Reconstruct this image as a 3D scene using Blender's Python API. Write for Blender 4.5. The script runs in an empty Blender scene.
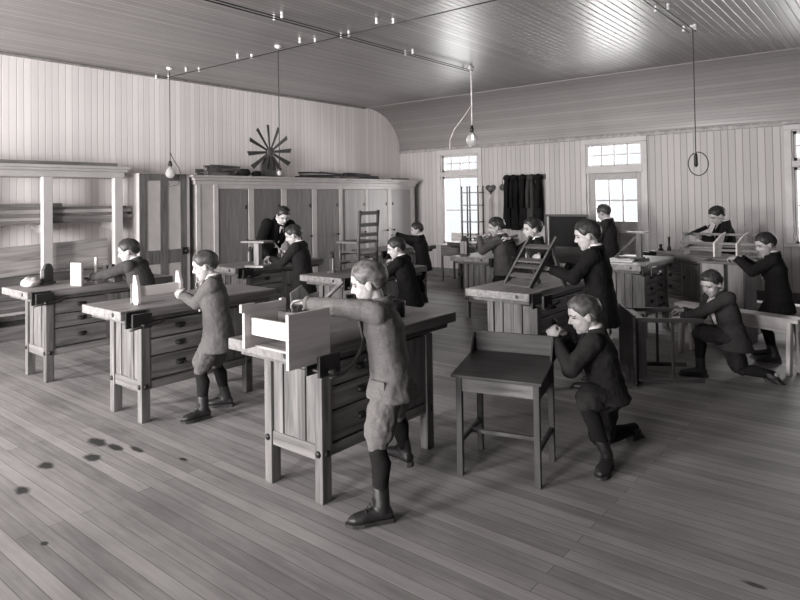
import bpy, bmesh, math, random
from mathutils import Vector, Matrix, Quaternion, noise
random.seed(7)
V = Vector
C = bpy.context.scene.collection
PI = math.pi

# ------------------------------------------------------------------ camera
cam_d = bpy.data.cameras.new('camera'); cam = bpy.data.objects.new('camera', cam_d); C.objects.link(cam)
yaw, foc, cyp, roll, pitch = 0.6860469, 626.2485, 186.5253, -0.0146374, 0.0200859
fw = V((-math.sin(yaw), math.cos(yaw), 0)); rt = V((math.cos(yaw), math.sin(yaw), 0)); up = V((0, 0, 1))
F_ = fw*math.cos(pitch) + up*math.sin(pitch); u2 = up*math.cos(pitch) - fw*math.sin(pitch)
R_ = rt*math.cos(roll) + u2*math.sin(roll); U_ = u2*math.cos(roll) - rt*math.sin(roll)
m3 = Matrix((R_, U_, -F_)).transposed()
cam.matrix_world = Matrix.Translation((0, 0, 1.62)) @ m3.to_4x4()
cam_d.sensor_width = 36; cam_d.lens = foc*36/800; cam_d.shift_y = -(300 - cyp)/800
cam_d.clip_start = 0.05
bpy.context.scene.camera = cam

# ------------------------------------------------------------------ world, daylight, exposure
vs = bpy.context.scene.view_settings
vs.view_transform = 'Standard'; vs.look = 'None'; vs.gamma = 1; vs.exposure = 0.0; vs.use_curve_mapping = False
w = bpy.data.worlds.new('overcast'); bpy.context.scene.world = w; w.use_nodes = True
w.node_tree.nodes['Background'].inputs[0].default_value = (0.93, 0.96, 1.0, 1)
w.node_tree.nodes['Background'].inputs[1].default_value = 1.1

def daylight(x, y, z, sx, sz, to, power):
    """overcast daylight coming through one window: an area lamp filling the opening"""
    l = bpy.data.lights.new('window_daylight', 'AREA'); l.shape = 'RECTANGLE'; l.size = sx; l.size_y = sz
    l.energy = power; l.color = (1, .985, .975)
    o = bpy.data.objects.new('window_daylight', l); C.objects.link(o)
    o.location = (x, y, z); o.rotation_euler = V(to).to_track_quat('-Z', 'Z').to_euler()
    return o
BACKY = -3.0
KEY = 740
for wx, pw in ((-7.3, 1.55), (-4.6, 1.15), (-1.9, .72)):
    daylight(wx, BACKY - .22, 1.9, 1.25, 2.2, (0, 1, 0), KEY*pw)
FAR = 80
daylight(-7.2, 10.92, 1.6, .9, 1.9, (0, -1, 0), FAR)
daylight(-4.0, 10.92, 1.85, .9, 1.3, (0, -1, 0), FAR)
daylight(-.85, 10.92, 1.7, .9, 1.6, (0, -1, 0), FAR)

# ------------------------------------------------------------------ materials
def g(v, t=1.0):
    """sRGB grey 0-255 -> linear colour with the print's warm sepia cast"""
    s = v/255.0
    l = s/12.92 if s <= .04045 else ((s + .055)/1.055)**2.4
    return (l, l*(1 - .06*t), l*(1 - .065*t), 1)

def newmat(name):
    m = bpy.data.materials.new(name); m.use_nodes = True
    nt = m.node_tree; b = nt.nodes['Principled BSDF']
    return m, nt, b
def N(nt, t, **kw):
    n = nt.nodes.new(t)
    for k, v in kw.items(): setattr(n, k, v)
    return n
def ramp(nt, c0, c1, p0=.3, p1=.7):
    r = N(nt, 'ShaderNodeValToRGB'); e = r.color_ramp.elements
    e[0].color = c0; e[1].color = c1; e[0].position = p0; e[1].position = p1
    return r
def mapping(nt, scale, coord='Object', rnd=True):
    tc = N(nt, 'ShaderNodeTexCoord'); mp = N(nt, 'ShaderNodeMapping'); mp.inputs['Scale'].default_value = scale
    nt.links.new(tc.outputs[coord], mp.inputs['Vector'])
    if rnd:
        oi = N(nt, 'ShaderNodeObjectInfo'); mu = N(nt, 'ShaderNodeMath', operation='MULTIPLY'); mu.inputs[1].default_value = 37.0
        nt.links.new(oi.outputs['Random'], mu.inputs[0]); nt.links.new(mu.outputs[0], mp.inputs['Location'])
    return mp
_wc = {}
def wood(v, axis='Z', rough=.6, contrast=.25, bump=.25):
    key = ('w', v, axis, rough, contrast)
    if key in _wc: return _wc[key]
    m, nt, b = newmat('wood_%d_%s' % (v, axis))
    sc = {'X': (1.2, 16, 16), 'Y': (16, 1.2, 16), 'Z': (16, 16, 1.2)}[axis]
    mp = mapping(nt, sc)
    n1 = N(nt, 'ShaderNodeTexNoise'); n1.inputs['Scale'].default_value = 1.6; n1.inputs['Detail'].default_value = 5
    n1.inputs['Distortion'].default_value = .6
    nt.links.new(mp.outputs[0], n1.inputs['Vector'])
    r = ramp(nt, g(v*(1 - contrast)), g(min(255, v*(1 + contrast*.6))), .32, .68)
    nt.links.new(n1.outputs['Fac'], r.inputs[0])
    oi = N(nt, 'ShaderNodeObjectInfo'); mr = N(nt, 'ShaderNodeMapRange')
    mr.inputs['To Min'].default_value = .82; mr.inputs['To Max'].default_value = 1.15
    nt.links.new(oi.outputs['Random'], mr.inputs['Value'])
    hs = N(nt, 'ShaderNodeHueSaturation'); nt.links.new(mr.outputs[0], hs.inputs['Value']); nt.links.new(r.outputs[0], hs.inputs['Color'])
    nt.links.new(hs.outputs[0], b.inputs['Base Color'])
    b.inputs['Roughness'].default_value = rough
    bp = N(nt, 'ShaderNodeBump'); bp.inputs['Strength'].default_value = bump; bp.inputs['Distance'].default_value = .004
    nt.links.new(n1.outputs['Fac'], bp.inputs['Height']); nt.links.new(bp.outputs[0], b.inputs['Normal'])
    _wc[key] = m
    return m
def plain(v, rough=.6, metal=0.0, t=1.0, var=.12, scale=18, bump=.1, name=None):
    key = ('p', v, rough, metal, t, var, scale, bump)
    if key in _wc: return _wc[key]
    m, nt, b = newmat(name or 'surface_%d' % v)
    mp = mapping(nt, (scale,)*3)
    n1 = N(nt, 'ShaderNodeTexNoise'); n1.inputs['Scale'].default_value = 1; n1.inputs['Detail'].default_value = 4
    nt.links.new(mp.outputs[0], n1.inputs['Vector'])
    r = ramp(nt, g(v*(1 - var), t), g(min(255, v*(1 + var)), t)); nt.links.new(n1.outputs['Fac'], r.inputs[0])
    nt.links.new(r.outputs[0], b.inputs['Base Color'])
    b.inputs['Roughness'].default_value = rough; b.inputs['Metallic'].default_value = metal
    bp = N(nt, 'ShaderNodeBump'); bp.inputs['Strength'].default_value = bump; bp.inputs['Distance'].default_value = .005
    nt.links.new(n1.outputs['Fac'], bp.inputs['Height']); nt.links.new(bp.outputs[0], b.inputs['Normal'])
    _wc[key] = m
    return m
def cloth(v, weave=420, mott=.3):
    key = ('c', v, weave, mott)
    if key in _wc: return _wc[key]
    m, nt, b = newmat('cloth_%d' % v)
    mp = mapping(nt, (1, 1, 1))
    n1 = N(nt, 'ShaderNodeTexNoise'); n1.inputs['Scale'].default_value = weave; n1.inputs['Detail'].default_value = 2
    n2 = N(nt, 'ShaderNodeTexNoise'); n2.inputs['Scale'].default_value = 14; n2.inputs['Detail'].default_value = 3
    nt.links.new(mp.outputs[0], n1.inputs['Vector']); nt.links.new(mp.outputs[0], n2.inputs['Vector'])
    r = ramp(nt, g(v*(1 - mott)), g(v*(1 + mott))); nt.links.new(n1.outputs['Fac'], r.inputs[0])
    nt.links.new(r.outputs[0], b.inputs['Base Color']); b.inputs['Roughness'].default_value = .95
    b.inputs['Specular IOR Level'].default_value = .15
    bp = N(nt, 'ShaderNodeBump'); bp.inputs['Strength'].default_value = .5; bp.inputs['Distance'].default_value = .02
    nt.links.new(n2.outputs['Fac'], bp.inputs['Height']); nt.links.new(bp.outputs[0], b.inputs['Normal'])
    _wc[key] = m
    return m
def boards(name, v, along, pitch_, rough=.6, var=.1, groove=.35, coat=0, offset=(0, 0, 0), gw=.07, bump=.6):
    """matchboarding: narrow boards; 'along' = axis across which the boards repeat (X, Y or Z)"""
    m, nt, b = newmat(name)
    tc = N(nt, 'ShaderNodeTexCoord'); sp = N(nt, 'ShaderNodeSeparateXYZ'); nt.links.new(tc.outputs['Object'], sp.inputs[0])
    d = N(nt, 'ShaderNodeMath', operation='DIVIDE'); d.inputs[1].default_value = pitch_
    nt.links.new(sp.outputs[along], d.inputs[0])
    fl = N(nt, 'ShaderNodeMath', operation='FLOOR'); nt.links.new(d.outputs[0], fl.inputs[0])
    fr = N(nt, 'ShaderNodeMath', operation='FRACT'); nt.links.new(d.outputs[0], fr.inputs[0])
    wn = N(nt, 'ShaderNodeTexWhiteNoise', noise_dimensions='1D'); nt.links.new(fl.outputs[0], wn.inputs['W'])
    # distance to board edge
    s1 = N(nt, 'ShaderNodeMath', operation='SUBTRACT'); s1.inputs[1].default_value = .5; nt.links.new(fr.outputs[0], s1.inputs[0])
    ab = N(nt, 'ShaderNodeMath', operation='ABSOLUTE'); nt.links.new(s1.outputs[0], ab.inputs[0])
    ed = N(nt, 'ShaderNodeMapRange'); ed.inputs['From Min'].default_value = .5 - gw; ed.inputs['From Max'].default_value = .5
    ed.inputs['To Min'].default_value = 0; ed.inputs['To Max'].default_value = 1
    nt.links.new(ab.outputs[0], ed.inputs['Value'])
    # blotches + grain
    n1 = N(nt, 'ShaderNodeTexNoise'); n1.inputs['Scale'].default_value = 1.3; n1.inputs['Detail'].default_value = 6
    nt.links.new(tc.outputs['Object'], n1.inputs['Vector'])
    mx = N(nt, 'ShaderNodeMath', operation='ADD'); 
    h = N(nt, 'ShaderNodeMath', operation='MULTIPLY'); h.inputs[1].default_value = .55; nt.links.new(wn.outputs['Value'], h.inputs[0])
    h2 = N(nt, 'ShaderNodeMath', operation='MULTIPLY'); h2.inputs[1].default_value = .45; nt.links.new(n1.outputs['Fac'], h2.inputs[0])
    nt.links.new(h.outputs[0], mx.inputs[0]); nt.links.new(h2.outputs[0], mx.inputs[1])
    r = ramp(nt, g(v*(1 - var)), g(min(255, v*(1 + var))), .15, .85); nt.links.new(mx.outputs[0], r.inputs[0])
    mc = N(nt, 'ShaderNodeMix', data_type='RGBA'); mc.inputs['B'].default_value = g(v*(1 - groove)) if False else (0, 0, 0, 1)
    mc.inputs[7].default_value = g(v*(1 - groove))
    nt.links.new(ed.outputs[0], mc.inputs[0]); nt.links.new(r.outputs[0], mc.inputs[6])
    nt.links.new(mc.outputs[2], b.inputs['Base Color'])
    b.inputs['Roughness'].default_value = rough
    b.inputs['Coat Weight'].default_value = coat; b.inputs['Coat Roughness'].default_value = .28
    inv = N(nt, 'ShaderNodeMath', operation='SUBTRACT'); inv.inputs[0].default_value = 1; nt.links.new(ed.outputs[0], inv.inputs[1])
    bp = N(nt, 'ShaderNodeBump'); bp.inputs['Strength'].default_value = bump; bp.inputs['Distance'].default_value = .006
    nt.links.new(inv.outputs[0], bp.inputs['Height']); nt.links.new(bp.outputs[0], b.inputs['Normal'])
    nt.links.new(bp.outputs[0], b.inputs['Coat Normal'])
    return m
def pane_mat():
    m, nt, b = newmat('window_glass'); nt.nodes.remove(b)
    out = nt.nodes['Material Output']
    t = N(nt, 'ShaderNodeBsdfTransparent'); gl = N(nt, 'ShaderNodeBsdfGlossy'); gl.inputs['Roughness'].default_value = .05
    mx = N(nt, 'ShaderNodeMixShader'); fr = N(nt, 'ShaderNodeFresnel'); fr.inputs['IOR'].default_value = 1.45
    nt.links.new(fr.outputs[0], mx.inputs[0]); nt.links.new(t.outputs[0], mx.inputs[1]); nt.links.new(gl.outputs[0], mx.inputs[2])
    nt.links.new(mx.outputs[0], out.inputs[0])
    return m
def floor_mat():
    m, nt, b = newmat('floor_boards')
    tc = N(nt, 'ShaderNodeTexCoord')
    br = N(nt, 'ShaderNodeTexBrick'); br.offset = .37; br.inputs['Scale'].default_value = 1
    br.inputs['Brick Width'].default_value = 3.4; br.inputs['Row Height'].default_value = .078
    br.inputs['Mortar Size'].default_value = .0018; br.inputs['Mortar Smooth'].default_value = .3; br.inputs['Bias'].default_value = 0
    br.inputs['Color1'].default_value = (0, 0, 0, 1); br.inputs['Color2'].default_value = (1, 1, 1, 1); br.inputs['Mortar'].default_value = (.5, .5, .5, 1)
    nt.links.new(tc.outputs['Object'], br.inputs['Vector'])
    mp = N(nt, 'ShaderNodeMapping'); mp.inputs['Scale'].default_value = (1.1, 14, 1); nt.links.new(tc.outputs['Object'], mp.inputs['Vector'])
    n1 = N(nt, 'ShaderNodeTexNoise'); n1.inputs['Scale'].default_value = 2.2; n1.inputs['Detail'].default_value = 8; n1.inputs['Roughness'].default_value = .65
    nt.links.new(mp.outputs[0], n1.inputs['Vector'])
    n2 = N(nt, 'ShaderNodeTexNoise'); n2.inputs['Scale'].default_value = 1.7; n2.inputs['Detail'].default_value = 6
    nt.links.new(tc.outputs['Object'], n2.inputs['Vector'])
    a = N(nt, 'ShaderNodeMath', operation='MULTIPLY'); a.inputs[1].default_value = .27; nt.links.new(br.outputs['Color'], a.inputs[0])
    c = N(nt, 'ShaderNodeMath', operation='MULTIPLY_ADD'); c.inputs[1].default_value = .6; nt.links.new(n1.outputs['Fac'], c.inputs[0]); nt.links.new(a.outputs[0], c.inputs[2])
    e = N(nt, 'ShaderNodeMath', operation='MULTIPLY_ADD'); e.inputs[1].default_value = .5; nt.links.new(n2.outputs['Fac'], e.inputs[0]); nt.links.new(c.outputs[0], e.inputs[2])
    r = ramp(nt, g(74), g(156), .32, 1.02); nt.links.new(e.outputs[0], r.inputs[0])
    mc = N(nt, 'ShaderNodeMix', data_type='RGBA'); mc.inputs[7].default_value = g(70)
    nt.links.new(br.outputs['Fac'], mc.inputs[0]); nt.links.new(r.outputs[0], mc.inputs[6])
    # oil stains with a shape of their own: (x, y, half length, half width)
    last = mc.outputs[2]
    nz = N(nt, 'ShaderNodeTexNoise'); nz.inputs['Scale'].default_value = 16; nz.inputs['Detail'].default_value = 3
    nt.links.new(tc.outputs['Object'], nz.inputs['Vector'])
    total = None
    for (sx, sy, hl, hw) in STAINS:
        mpp = N(nt, 'ShaderNodeMapping'); mpp.vector_type = 'TEXTURE'
        mpp.inputs['Location'].default_value = (sx, sy, 0); mpp.inputs['Scale'].default_value = (hl, hw, 1)
        nt.links.new(tc.outputs['Object'], mpp.inputs['Vector'])
        ln = N(nt, 'ShaderNodeVectorMath', operation='LENGTH'); nt.links.new(mpp.outputs[0], ln.inputs[0])
        ad = N(nt, 'ShaderNodeMath', operation='ADD'); nt.links.new(ln.outputs['Value'], ad.inputs[0]); nt.links.new(nz.outputs['Fac'], ad.inputs[1])
        if total is None: total = ad.outputs[0]
        else:
            mn = N(nt, 'ShaderNodeMath', operation='MINIMUM'); nt.links.new(total, mn.inputs[0]); nt.links.new(ad.outputs[0], mn.inputs[1]); total = mn.outputs[0]
    mr = N(nt, 'ShaderNodeMapRange'); mr.inputs['From Min'].default_value = 1.05; mr.inputs['From Max'].default_value = 1.5
    mr.inputs['To Min'].default_value = .95; mr.inputs['To Max'].default_value = 0; nt.links.new(total, mr.inputs['Value'])
    ms = N(nt, 'ShaderNodeMix', data_type='RGBA'); ms.inputs[7].default_value = g(26)
    nt.links.new(mr.outputs[0], ms.inputs[0]); nt.links.new(last, ms.inputs[6]); nt.links.new(ms.outputs[2], b.inputs['Base Color'])
    b.inputs['Roughness'].default_value = .62
    bp = N(nt, 'ShaderNodeBump'); bp.inputs['Strength'].default_value = .35; bp.inputs['Distance'].default_value = .004
    iv = N(nt, 'ShaderNodeMath', operation='SUBTRACT'); iv.inputs[0].default_value = 1; nt.links.new(br.outputs['Fac'], iv.inputs[1])
    nt.links.new(iv.outputs[0], bp.inputs['Height']); nt.links.new(bp.outputs[0], b.inputs['Normal'])
    return m
STAINS = [(-4.09, 1.86, .10, .055), (-4.32, 2.0, .14, .05), (-4.14, 2.03, .1, .04), (-4.0, 2.1, .1, .03), (-4.2, 1.62, .08, .05), (-3.95, 1.4, .07, .045),
          (-3.56, 1.02, .06, .045), (-3.1, .95, .04, .02), (-2.6, 1.12, .05, .025), (-3.25, 1.25, .03, .02), (-2.72, 1.05, .03, .02), (-.55, 2.95, .06, .02), (-3.6, 2.2, .05, .02), (-1.9, 1.5, .04, .015)]
BLACK = plain(34, .45, .3, bump=.05, name='black_iron')
IRON = plain(60, .4, .6, name='worn_iron')
WHITEP = plain(222, .55, t=.6, var=.05, name='white_paint')
PANE = pane_mat()

# ------------------------------------------------------------------ geometry helpers
class MB:
    def __init__(s): s.v = []; s.f = []
    def add(s, vs_, fs):
        o = len(s.v); s.v += [tuple(p) for p in vs_]; s.f += [tuple(i + o for i in f) for f in fs]; return s
    def box(s, x0, x1, y0, y1, z0, z1):
        return s.add([(x0, y0, z0), (x1, y0, z0), (x1, y1, z0), (x0, y1, z0), (x0, y0, z1), (x1, y0, z1), (x1, y1, z1), (x0, y1, z1)],
              [(0, 3, 2, 1), (4, 5, 6, 7), (0, 1, 5, 4), (1, 2, 6, 5), (2, 3, 7, 6), (3, 0, 4, 7)])
    def beam(s, p0, p1, wd, ht, upv=(0, 0, 1), wd1=None, ht1=None):
        p0, p1 = V(p0), V(p1); d = (p1 - p0).normalized(); u = V(upv)
        sd = d.cross(u)
        if sd.length < 1e-4: sd = d.cross(V((1, 0, 0)))
        sd.normalize(); u = sd.cross(d).normalized()
        wd1 = wd if wd1 is None else wd1; ht1 = ht if ht1 is None else ht1
        vs_ = []
        for p, a, b in ((p0, wd/2, ht/2), (p1, wd1/2, ht1/2)):
            vs_ += [p - sd*a - u*b, p + sd*a - u*b, p + sd*a + u*b, p - sd*a + u*b]
        return s.add(vs_, [(0, 1, 2, 3), (7, 6, 5, 4), (0, 4, 5, 1), (1, 5, 6, 2), (2, 6, 7, 3), (3, 7, 4, 0)])
    def loft(s, rings, n=14, cap=True, closed=False):
        """rings: list of (centre, a-vector, b-vector)"""
        vs_ = []; fs = []
        for c, a, b in rings:
            c, a, b = V(c), V(a), V(b)
            for i in range(n):
                t = 2*PI*i/n; vs_.append(c + a*math.cos(t) + b*math.sin(t))
        k = len(rings)
        for j in range(k - 1):
            for i in range(n):
                i2 = (i + 1) % n
                fs.append((j*n + i, j*n + i2, (j + 1)*n + i2, (j + 1)*n + i))
        if cap:
            fs.append(tuple(reversed(range(n)))); fs.append(tuple((k - 1)*n + i for i in range(n)))
        return s.add(vs_, fs)
    def tube(s, pts, r, n=8, r1=None):
        pts = [V(p) for p in pts]; rings = []; prev = None
        for i, p in enumerate(pts):
            d = (pts[min(i + 1, len(pts) - 1)] - pts[max(i - 1, 0)]).normalized()
            if prev is None:
                a = d.cross(V((0, 0, 1)))
                if a.length < 1e-3: a = d.cross(V((1, 0, 0)))
            else: a = prev - d*prev.dot(d)
            a.normalize(); prev = a; b = d.cross(a)
            rr = r if r1 is None else r + (r1 - r)*i/max(1, len(pts) - 1)
            rings.append((p, a*rr, b*rr))
        return s.loft(rings, n)
    def cyl(s, p0, p1, r0, r1=None, n=12): return s.tube([p0, p1], r0, n, r1)
    def lathe(s, prof, o=(0, 0, 0), n=16, ax=(0, 0, 1)):
        ax = V(ax).normalized(); a = ax.cross(V((1, 0, 0)))
        if a.length < 1e-3: a = ax.cross(V((0, 1, 0)))
        a.normalize(); b = ax.cross(a); o = V(o)
        return s.loft([(o + ax*z, a*max(r, 1e-4), b*max(r, 1e-4)) for r, z in prof], n)
    def ell(s, c, rx, ry, rz, nu=16, nv=10):
        """ellipsoid with axis vectors rx, ry, rz"""
        c, rx, ry, rz = V(c), V(rx), V(ry), V(rz)
        rings = []
        for j in range(nv + 1):
            t = -PI/2 + PI*j/nv; cs = max(math.cos(t), .02)
            rings.append((c + rz*math.sin(t), rx*cs, ry*cs))
        return s.loft(rings, nu)
    def ball(s, c, r, nu=14, nv=8): return s.ell(c, (r, 0, 0), (0, r, 0), (0, 0, r), nu, nv)
    def cone(s, p0, p1, r0, r1, n=14):
        """rounded tapered capsule"""
        p0, p1 = V(p0), V(p1); d = p1 - p0
        if d.length < 1e-6: return s.ball(p0, r0)
        d.normalize(); a = d.cross(V((0, 0, 1)))
        if a.length < 1e-3: a = d.cross(V((1, 0, 0)))
        a.normalize(); b = d.cross(a); rings = []
        for j in range(5):
            t = PI/2*(1 - j/4); q = max(math.cos(t), .03); rings.append((p0 - d*r0*math.sin(t), a*r0*q, b*r0*q))
        for j in range(5):
            t = PI/2*j/4; q = max(math.cos(t), .03); rings.append((p1 + d*r1*math.sin(t), a*r1*q, b*r1*q))
        return s.loft(rings, n)
    def prism(s, pts, o, ux, uy, th):
        """outline pts (2D) in the plane (ux, uy) at o, thickness vector th"""
        o, ux, uy, th = V(o), V(ux), V(uy), V(th); n = len(pts)
        a = [o + ux*p[0] + uy*p[1] for p in pts]; b = [p + th for p in a]
        fs = [tuple(range(n)), tuple(reversed(range(n, 2*n)))] + [(i, i + n, (i + 1) % n + n, (i + 1) % n) for i in range(n)]
        return s.add(a + b, fs)
    def mesh(s, name):
        me = bpy.data.meshes.new(name); me.from_pydata(s.v, [], s.f)
        bm = bmesh.new(); bm.from_mesh(me); bmesh.ops.recalc_face_normals(bm, faces=bm.faces); bm.to_mesh(me); bm.free()
        return me
    def build(s, name, mat, parent=None, bevel=0, smooth=False):
        me = s.mesh(name); me.materials.append(mat)
        o = bpy.data.objects.new(name, me); C.objects.link(o)
        if parent: o.parent = parent
        if smooth:
            for p in me.polygons: p.use_smooth = True
        if bevel:
            md = o.modifiers.new('edge', 'BEVEL'); md.width = bevel; md.segments = 2; md.limit_method = 'ANGLE'; md.angle_limit = .7
        return o
def tag(o, label, cat, group=None, kind=None):
    o['label'] = label; o['category'] = cat
    if group: o['group'] = group
    if kind: o['kind'] = kind
    return o
def thing(name, label, cat, loc=(0, 0, 0), rz=0, group=None):
    o = bpy.data.objects.new(name, None); C.objects.link(o); o.empty_display_size = .1
    o.location = loc; o.rotation_euler = (0, 0, rz)
    return tag(o, label, cat, group)
def struct(name, mb, mat, bevel=0, smooth=False, parent=None):
    o = mb.build(name, mat, parent, bevel, smooth); o['kind'] = 'structure'; return o
def copy_tree(o, parent=None):
    c = o.copy(); C.objects.link(c)
    if parent: c.parent = parent
    for ch in list(o.children): copy_tree(ch, c)
    return c

# ------------------------------------------------------------------ room shell
XL, YF, ZC, ZM = -8.766, 10.735, 3.53, 2.65
XR = 3.9
WALLP = 196
struct('floor', MB().box(XL - .2, XR + .2, BACKY - .2, YF + .2, -.1, 0), floor_mat())
struct('ceiling', MB().box(XL - .2, XR + .2, BACKY - .2, 9.66, ZC, ZC + .1), boards('ceiling_boards', 134, 'X', .078, rough=.4, var=.12, groove=.5, coat=.4, gw=.09))
cv = MB()
nn = 20; prof = [(9.63 + (YF - 9.63 - .006)*math.sin(PI/2*i/nn), ZM + (ZC - ZM)*math.cos(PI/2*i/nn)) for i in range(nn + 1)]
vs_ = []
for (py, pz) in prof: vs_ += [(XL - .05, py, pz), (XR + .05, py, pz)]
for (py, pz) in prof: vs_ += [(XL - .05, py + .03, pz + .06), (XR + .05, py + .03, pz + .06)]
k = nn + 1
cv.add(vs_, [(2*i, 2*i + 1, 2*i + 3, 2*i + 2) for i in range(nn)] + [(2*k + 2*i, 2*k + 2*i + 2, 2*k + 2*i + 3, 2*k + 2*i + 1) for i in range(nn)]
       + [(0, 2*k, 2*k + 1, 1), (2*nn, 2*nn + 1, 2*k + 2*nn + 1, 2*k + 2*nn)] + [(2*i, 2*i + 2, 2*k + 2*i + 2, 2*k + 2*i) for i in range(nn)] + [(2*i + 1, 2*k + 2*i + 1, 2*k + 2*i + 3, 2*i + 3) for i in range(nn)])
struct('ceiling_cove', cv, boards('cove_boards', 158, 'Z', .05, rough=.48, var=.05, groove=.16, bump=.35, coat=.2, gw=.09), smooth=True)
struct('wall_left', MB().box(XL - .2, XL, BACKY - .2, YF + .2, 0, ZC + .08), boards('wall_boards_left', 240, 'Y', .085, var=.045, groove=.17, rough=.65, bump=.4))
def holed(mb, a0, a1, z0, z1, holes, put):
    """cells of a wall between a0..a1, z0..z1 leaving the holes (a0, a1, z0, z1) open"""
    xs = sorted({a0, a1, *[h[0] for h in holes], *[h[1] for h in holes]})
    for i in range(len(xs) - 1):
        c0, c1 = xs[i], xs[i + 1]; hs = sorted([h for h in holes if h[0] <= c0 and h[1] >= c1], key=lambda h: h[2])
        z = z0
        for h in hs:
            if h[2] > z: put(c0, c1, z, h[2])
            z = h[3]
        if z < z1: put(c0, c1, z, z1)
HF = [(-7.68, -6.74, .68, 2.54), (-4.5, -3.5, 0, 2.55), (-1.37, -.4, .88, 2.56)]
wf = MB(); holed(wf, XL - .1, XR + .1, 0, ZC + .05, HF, lambda a, b, c, d: wf.box(a, b, YF, YF + .12, c, d))
struct('wall_back', wf, boards('wall_boards_far', 180, 'X', .1, var=.045, groove=.34, rough=.6, gw=.06))
HB = [(-7.9, -6.7, .85, 2.95), (-5.2, -4.0, .85, 2.95), (-2.5, -1.3, .85, 2.95)]
wb = MB(); holed(wb, XL - .1, XR + .1, 0, ZC + .05, HB, lambda a, b, c, d: wb.box(a, b, BACKY - .1, BACKY, c, d))
struct('wall_front', wb, plain(110, .7, name='painted_boards'))
struct('wall_right', MB().box(XR, XR + .1, BACKY - .2, YF + .2, 0, ZC + .05), plain(66, .7, name='painted_boards_right'))
# moulding under the cove, skirting boards, corner bead
tm = MB().box(XL, XR, YF - .03, YF, ZM - .03, ZM + .025); tm.box(XL, XR, YF - .045, YF, ZM + .02, ZM + .04)
struct('trim_1', tm, plain(150, .5, name='moulding_paint'), bevel=.008)
sk = MB(); holed(sk, XL, XR, 0, .17, [(-4.6, -3.4, 0, .3)], lambda a, b, c, d: sk.box(a, b, YF - .025, YF, c, d))
struct('baseboard_back', sk, plain(95, .6, name='skirting_paint'), bevel=.006)
struct('baseboard_left', MB().box(XL, XL + .02, BACKY, 4.36, 0, .17), plain(110, .6), bevel=.006)
struct('trim_2', MB().box(XL, XL + .03, 2.0, 9.6, ZC - .035, ZC), plain(140, .6), bevel=.008)

FRAMEP = plain(188, .5, t=.8, var=.04, scale=4, bump=.02, name='window_paint')
def window(idx, x0, x1, z0, z1, y, inw, bar, lights_low=(2, 2), lights_top=(4, 2), sill=True):
    """sash window with a transom light above; the frame is the window, sashes and panes its parts; inw = +-1 inward y"""
    f = MB(); cw = .085; yi = y + inw*.03
    ya, yb = min(y, yi), max(y, yi)
    f.box(x0 - cw, x0 + .01, ya, yb, z0 - .04, z1 - .011); f.box(x1 - .01, x1 + cw, ya, yb, z0 - .04, z1 - .011); f.box(x0 - cw, x1 + cw, ya, yb, z1 - .01, z1 + cw)
    d0, d1 = (y, y - inw*.12) if inw > 0 else (y, y + .12); ya2, yb2 = min(d0, d1), max(d0, d1)
    f.box(x0, x0 + .03, ya2 + .001, yb2 - .001, z0, z1 - .031); f.box(x1 - .03, x1, ya2 + .001, yb2 - .001, z0, z1 - .031); f.box(x0, x1, ya2, yb2, z1 - .03, z1)
    f.box(x0 + .031, x1 - .031, ya2 + .004, yb2 - .004, bar - .05, bar + .05); f.box(x0 + .011, x1 - .011, ya + .002, yb - .002, bar - .045, bar + .045)
    fr = struct('window_%d' % idx, f, FRAMEP, bevel=.006)
    if sill: MB().box(x0 - cw - .03, x1 + cw + .03, min(y - .0, y + inw*.07), max(y + .0, y + inw*.07), z0 - .04, z0 + .005).build('sill', FRAMEP, fr, bevel=.008)
    ym = y - inw*.06
    def sash(a0, a1, b0, b1, nx, nz, rail=.04):
        s = MB(); t = .018
        s.box(a0, a0 + rail, ym - t, ym + t, b0, b1); s.box(a1 - rail, a1, ym - t, ym + t, b0, b1); s.box(a0, a1, ym - t, ym + t, b0, b0 + rail); s.box(a0, a1, ym - t, ym + t, b1 - rail, b1)
        for i in range(1, nx): xx = a0 + (a1 - a0)*i/nx; s.box(xx - .011, xx + .011, ym - t*.8, ym + t*.8, b0, b1)
        for i in range(1, nz): zz = b0 + (b1 - b0)*i/nz; s.box(a0, a1, ym - t*.8, ym + t*.8, zz - .011, zz + .011)
        so = s.build('sash', FRAMEP, fr)
        MB().box(a0 + .01, a1 - .01, ym - .002, ym + .002, b0 + .01, b1 - .01).build('pane', PANE, so)
    sash(x0 + .03, x1 - .03, bar + .05, z1 - .03, *lights_top)
    sash(x0 + .03, x1 - .03, z0 + .0, bar - .05, *lights_low)
    return fr
window(1, -7.68, -6.74, .68, 2.54, YF, -1, 2.12)
window(2, -1.37, -.4, .88, 2.56, YF, -1, 2.05)
for i, h in enumerate(HB): window(3 + i, h[0], h[1], h[2], h[3], BACKY, 1, 2.3)
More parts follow.
